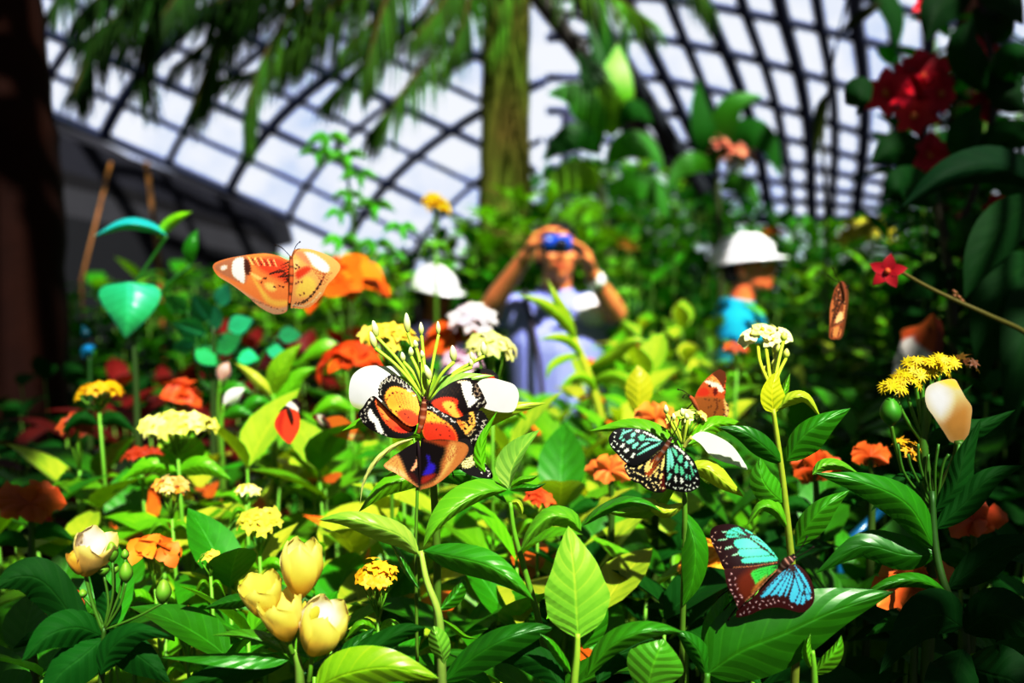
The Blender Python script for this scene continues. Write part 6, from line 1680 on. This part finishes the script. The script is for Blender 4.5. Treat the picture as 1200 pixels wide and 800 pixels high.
def bush(key, px, py, d, label, cat='shrub', name='leafy_shrub', group=None, scale=1.0, rot=None):
    p = at(px, py, d)
    g = ground(p)
    o = thing(name, label, cat, g, group)
    rz = random.uniform(0, 6.28) if rot is None else rot
    for nm, me in zip(('foliage', 'stem'), PROTO[key]):
        c = bpy.data.objects.new(nm, me); COL.objects.link(c); c.parent = o
        zs = p.z
        c.location = (0, 0, p.z); c.rotation_euler = (0, 0, rz)
        H = {'f': 1.4}.get(key[0], 1.3)
        if nm == 'stem':
            lo = min(v.co.z for v in me.vertices[-8:])
            c.scale = (scale, scale, p.z / -lo)
        else:
            c.scale = (scale,) * 3
    return o
random.seed(31)
BEDS = [
 # near row, under and between the sharp leaves
 ('near_b', 60, 690, .50, 'dark leafy shrub under the shaded green buds, lower left corner'), ('near_b', 215, 640, .52, 'green shrub behind the dull yellow cluster left of the goblet blooms'),
 ('near_a', 300, 668, .56, 'bright shrub right behind the goblet blooms'), ('near_b', 400, 690, .52, 'shrub behind the round yellow cluster'), ('near_b', 455, 640, .58, 'shrub below the dark violet butterfly'),
 ('near_b', 560, 690, .52, 'shrub between the two lit stems at the bottom centre'), ('near_a', 660, 600, .60, 'bright shrub above the large upright leaf'), ('near_d', 760, 680, .54, 'dark shrub right of the large upright leaf'),
 ('near_d', 800, 620, .62, 'dark shrub below the blue spotted butterfly'), ('near_d', 870, 640, .60, 'dark shrub behind the turquoise butterfly'), ('near_b', 1000, 650, .60, 'shrub right of the turquoise butterfly behind the long leaf'),
 ('near_d', 1060, 760, .52, 'dark shrub under the large shaded orange bloom'), ('near_d', 1160, 640, .60, 'dark shrub near the right edge by the dim orange bloom'),
 # second row
 ('mid_c', 20, 560, .80, 'shaded shrub at the left edge behind the orange bloom'), ('mid_a', 130, 560, .74, 'shrub below the golden flower head'), ('mid_b', 240, 545, .74, 'lit shrub around the wide pale yellow flower head'), ('mid_a', 335, 545, .76, 'lit shrub under the small red orange butterfly'),
 ('mid_b', 425, 530, .72, 'lit shrub left of the arching pale blade'), ('mid_a', 530, 590, .70, 'lit shrub right below the lacewings'), ('mid_b', 640, 535, .74, 'pale green shrub between lacewings and blue spotted butterfly'), ('mid_a', 705, 520, .86, 'shrub left of the blue spotted butterfly'),
 ('mid_c', 830, 540, .76, 'shrub under the pointed white bract'), ('mid_c', 990, 575, .85, 'shrub right of the tall cream flower stem'), ('mid_c', 900, 560, .80, 'shrub behind the stem of the cream flower'), ('dark', 1100, 540, .80, 'dark shrub behind the ivory petal'), ('dark', 1190, 560, .76, 'dark shrub at the right edge behind the ivory petal'),
 # third row
 ('dark', 20, 500, 1.15, 'dark shrub at the left edge under the trunk'), ('croton', 110, 480, 1.1, 'dark red leaved shrub behind the golden flower head'), ('croton', 225, 470, 1.15, 'dark red leaved shrub behind the wide pale yellow flower head'), ('mid_a', 320, 490, 1.05, 'lit shrub behind the small red orange butterfly'),
 ('mid_c', 420, 470, 1.1, 'shrub behind the left white bract'), ('mid_a', 545, 480, 1.1, 'shrub directly behind the lacewings'), ('mid_a', 640, 480, 1.1, 'shrub at the foot of the strap leaved plant'), ('mid_b', 730, 440, 1.2, 'lit shrub behind the upright oval yellow leaf'),
 ('mid_a', 820, 440, 1.2, 'lit shrub behind the small brown perched butterfly'), ('mid_c', 1000, 465, 1.15, 'shrub right of the cream flower head'), ('mid_c', 1050, 480, 1.0, 'shrub left of the yellow ray flowers'), ('dark', 1180, 460, 1.1, 'dark shrub at the right edge above the ivory petal'),
 # fourth row
 ('dark', 70, 430, 1.6, 'dark shrub under the heart shaped teal leaf'), ('croton', 190, 430, 1.55, 'red shrub behind the round teal leaves'), ('croton', 300, 385, 1.6, 'red shrub below the flying orange butterfly'), ('croton', 390, 385, 1.6, 'tall red leaved shrub under the bright orange flower head'),
 ('mid_c', 440, 400, 1.7, 'shrub left of the left helmet'), ('mid_a', 765, 405, 1.7, 'lit shrub at the right elbow of the photographer'), ('mid_b', 785, 385, 1.75, 'lit shrub between the photographer and the turquoise shirt'), ('mid_a', 885, 432, 1.6, 'shrub before the turquoise shirt'),
 ('mid_a', 955, 390, 1.7, 'shrub right of the turquoise shirt'), ('mid_c', 1020, 390, 1.7, 'shrub below the flying brown butterfly and red star flower'), ('mid_c', 1110, 410, 1.6, 'shrub behind the orange and white blurred butterfly'), ('croton', 1160, 420, 1.4, 'dim red shrub at the right below the wiry stem'),
 # further back
 ('far_b', 110, 330, 2.6, 'shrub before the dark wall behind the heart shaped leaf'), ('far_b', 215, 315, 2.7, 'shrub before the dark wall behind the turquoise leaf'), ('far_a', 330, 305, 2.8, 'shrub behind the flying orange butterfly'), ('far_a', 405, 300, 3.1, 'shrub rising over the dome behind the slender buds'),
 ('far_a', 800, 380, 2.4, 'shrub behind the lit bank right of the photographer'), ('far_b', 650, 470, 2.3, 'shrub at the waist of the photographer'), ('far_a', 570, 470, 2.2, 'shrub below the strap of the photographer'), ('far_a', 1000, 318, 2.7, 'shrub behind the flying brown butterfly'), ('far_b', 1040, 305, 2.6, 'shrub behind the red star flower'), ('far_b', 1110, 300, 2.4, 'dark shrub beside the slim right trunk'), ('far_b', 20, 350, 2.6, 'dark shrub beside the left trunk'),
]
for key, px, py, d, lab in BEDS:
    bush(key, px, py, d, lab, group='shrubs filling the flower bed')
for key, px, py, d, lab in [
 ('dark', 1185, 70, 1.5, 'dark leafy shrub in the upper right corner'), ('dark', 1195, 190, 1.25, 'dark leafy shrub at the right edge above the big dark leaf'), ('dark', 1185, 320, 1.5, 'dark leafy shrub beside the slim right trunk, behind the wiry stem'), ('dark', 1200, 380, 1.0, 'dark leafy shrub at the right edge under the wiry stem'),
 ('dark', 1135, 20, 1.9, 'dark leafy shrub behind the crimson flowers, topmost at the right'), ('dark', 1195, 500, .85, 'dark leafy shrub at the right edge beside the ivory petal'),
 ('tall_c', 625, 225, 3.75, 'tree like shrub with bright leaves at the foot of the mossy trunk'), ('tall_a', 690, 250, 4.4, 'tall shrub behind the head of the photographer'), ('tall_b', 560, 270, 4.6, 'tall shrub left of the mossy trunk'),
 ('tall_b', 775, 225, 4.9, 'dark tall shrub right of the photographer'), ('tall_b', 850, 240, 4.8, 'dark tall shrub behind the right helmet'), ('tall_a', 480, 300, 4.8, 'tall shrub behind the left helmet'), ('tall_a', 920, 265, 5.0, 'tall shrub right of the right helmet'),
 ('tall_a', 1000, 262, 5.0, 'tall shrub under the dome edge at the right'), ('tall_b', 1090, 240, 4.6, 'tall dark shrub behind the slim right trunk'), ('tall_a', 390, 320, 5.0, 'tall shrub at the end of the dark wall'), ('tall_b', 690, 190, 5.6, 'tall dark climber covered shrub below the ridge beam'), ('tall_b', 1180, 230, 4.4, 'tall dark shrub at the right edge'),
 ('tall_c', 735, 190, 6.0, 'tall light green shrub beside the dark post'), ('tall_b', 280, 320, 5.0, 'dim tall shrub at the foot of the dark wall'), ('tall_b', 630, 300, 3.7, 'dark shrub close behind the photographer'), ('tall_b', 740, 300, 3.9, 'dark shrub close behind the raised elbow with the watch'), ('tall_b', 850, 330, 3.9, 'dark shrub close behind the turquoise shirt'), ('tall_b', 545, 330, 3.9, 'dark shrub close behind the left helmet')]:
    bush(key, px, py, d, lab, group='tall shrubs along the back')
# leaves of a slender climber against the dome
p = Plant('climbing_vine', 'slender vine with bright pointed leaves standing against the dome, left of the mossy trunk', 'climbing plant', (400, 420, 2.0))
p.stem([(392, 160, 2.0), (405, 200, 2.0), (412, 240, 2.0), (415, 300, 2.0), (410, 400, 2.0)], 2.2, rgb(70, 120, 20, .7))
for x, y, r in [(385, 160, 24), (372, 178, 20), (405, 182, 22), (420, 205, 20), (410, 228, 18), (440, 240, 22), (398, 248, 18), (440, 285, 24), (400, 280, 22), (470, 265, 20), (430, 320, 22), (458, 300, 18)]:
    for k in range(3):
        a = random.uniform(-.3, .3) + PI * (.05 + .45 * k) + PI
        p.leaf([(x, y, 2.0), (x + math.cos(a) * r * .55, y - math.sin(a) * r * .3 - 2, 1.97), (x + math.cos(a) * r * 1.2, y - math.sin(a) * r * .8 + 5, 1.97)], r * .26, r * .26, jit(rgb(86, 176, 20, .75), .3), mat='bgleaf')
# broad hanging leaves right of the mossy trunk
p = Plant('broad_leaf_climber', 'climber with broad upright leaves beside the ridge beam', 'climbing plant', (715, 400, 4.0))
p.stem([(700, 200, 4.0), (712, 280, 4.0), (716, 360, 4.0), (715, 420, 4.0)], 5, rgb(60, 80, 24, .7))
for mid, w, c in [([(716, 160, 4), (718, 120, 3.9), (722, 85, 3.9), (724, 50, 3.95)], 26, BRT), ([(705, 170, 4), (690, 130, 3.9), (670, 110, 3.9), (640, 110, 3.9)], 20, MID), ([(705, 180, 4), (680, 160, 3.9), (655, 170, 3.9), (635, 190, 3.9)], 18, DEEP), ([(710, 190, 4), (735, 170, 3.9), (760, 175, 3.9), (780, 200, 3.9)], 18, MID), ([(705, 220, 4), (680, 205, 3.9), (655, 215, 3.9), (640, 245, 3.9)], 20, BRT), ([(712, 230, 4), (745, 215, 3.9), (770, 230, 3.9), (785, 260, 3.9)], 18, MID), ([(700, 150, 4), (700, 110, 3.9), (690, 80, 3.9), (675, 60, 3.9)], 18, DEEP), ([(712, 150, 4), (735, 130, 3.9), (750, 130, 3.9), (765, 145, 3.9)], 14, DEEP), ([(708, 250, 4), (690, 245, 3.9), (665, 260, 3.9), (650, 285, 3.9)], 16, BRT)]:
    p.leaf(mid, w, w, jit(c, .2), mat='bgleaf')
for x, y in [(700, 110), (690, 70), (715, 30), (690, 20), (735, 15), (705, -10)]:
    p.leaf([(705, 150, 4), ((x + 705) / 2 + 6, (y + 150) / 2, 3.95), (x, y, 3.95)], 10, 10, jit(DEEP, .3), mat='bgleaf')
p = Plant('broad_leaf_climber', 'plant with three broad arching leaves and pink orange flowers, above the right helmet', 'climbing plant', (845, 420, 3.6))
p.stem([(838, 190, 3.6), (842, 240, 3.6), (845, 300, 3.6), (845, 400, 3.6)], 4, rgb(60, 80, 24, .7))
for mid, w, c in [([(836, 192, 3.6), (826, 160, 3.5), (820, 125, 3.5), (818, 92, 3.55)], 15, DEEP), ([(838, 190, 3.6), (846, 150, 3.5), (862, 120, 3.45), (895, 112, 3.45)], 17, MID), ([(840, 188, 3.6), (870, 158, 3.5), (898, 165, 3.45), (916, 208, 3.45)], 20, DEEP), ([(838, 200, 3.6), (815, 190, 3.5), (795, 200, 3.5), (780, 225, 3.5)], 14, MID), ([(842, 220, 3.6), (865, 215, 3.5), (880, 225, 3.5), (890, 245, 3.5)], 12, MID)]:
    p.leaf(mid, w, w, jit(c, .15), mat='bgleaf')
for x, y, r in [(864, 186, 16), (842, 172, 10)]:
    mb, st, rt = dome_cluster((x, y, 3.55), r, r, 14, 14, rgb(250, 150, 110, .85), None, rgb(250, 190, 160, .85)); h = p.part(mb, 'flower_head'); p.part(st, 'stalk', 'stem', parent=h)
# hanging pods and a drooping leaf before the right vault
p = Plant('hanging_vine', 'thin brown vine with a drooping leaf hanging before the right vault', 'climbing plant', (968, 420, 2.2))
p.stem([(1010, -60, 2.2), (985, 30, 2.2), (970, 110, 2.2), (964, 165, 2.2), (968, 250, 2.2), (968, 380, 2.2)], 1.6, rgb(60, 50, 20, .6))
p.leaf([(968, 110, 2.2), (962, 130, 2.19), (958, 155, 2.19), (955, 185, 2.2)], 8, 8, rgb(60, 80, 14, .7), mat='bgleaf'); p.leaf([(985, 40, 2.2), (1005, 22, 2.19), (1025, 8, 2.19), (1050, -8, 2.2)], 7, 7, rgb(40, 50, 10, .7), mat='bgleaf')
p.leaf([(1010, -20, 2.2), (1040, 5, 2.19), (1050, 30, 2.19), (1050, 60, 2.2)], 14, 14, DRK, mat='bgleaf')
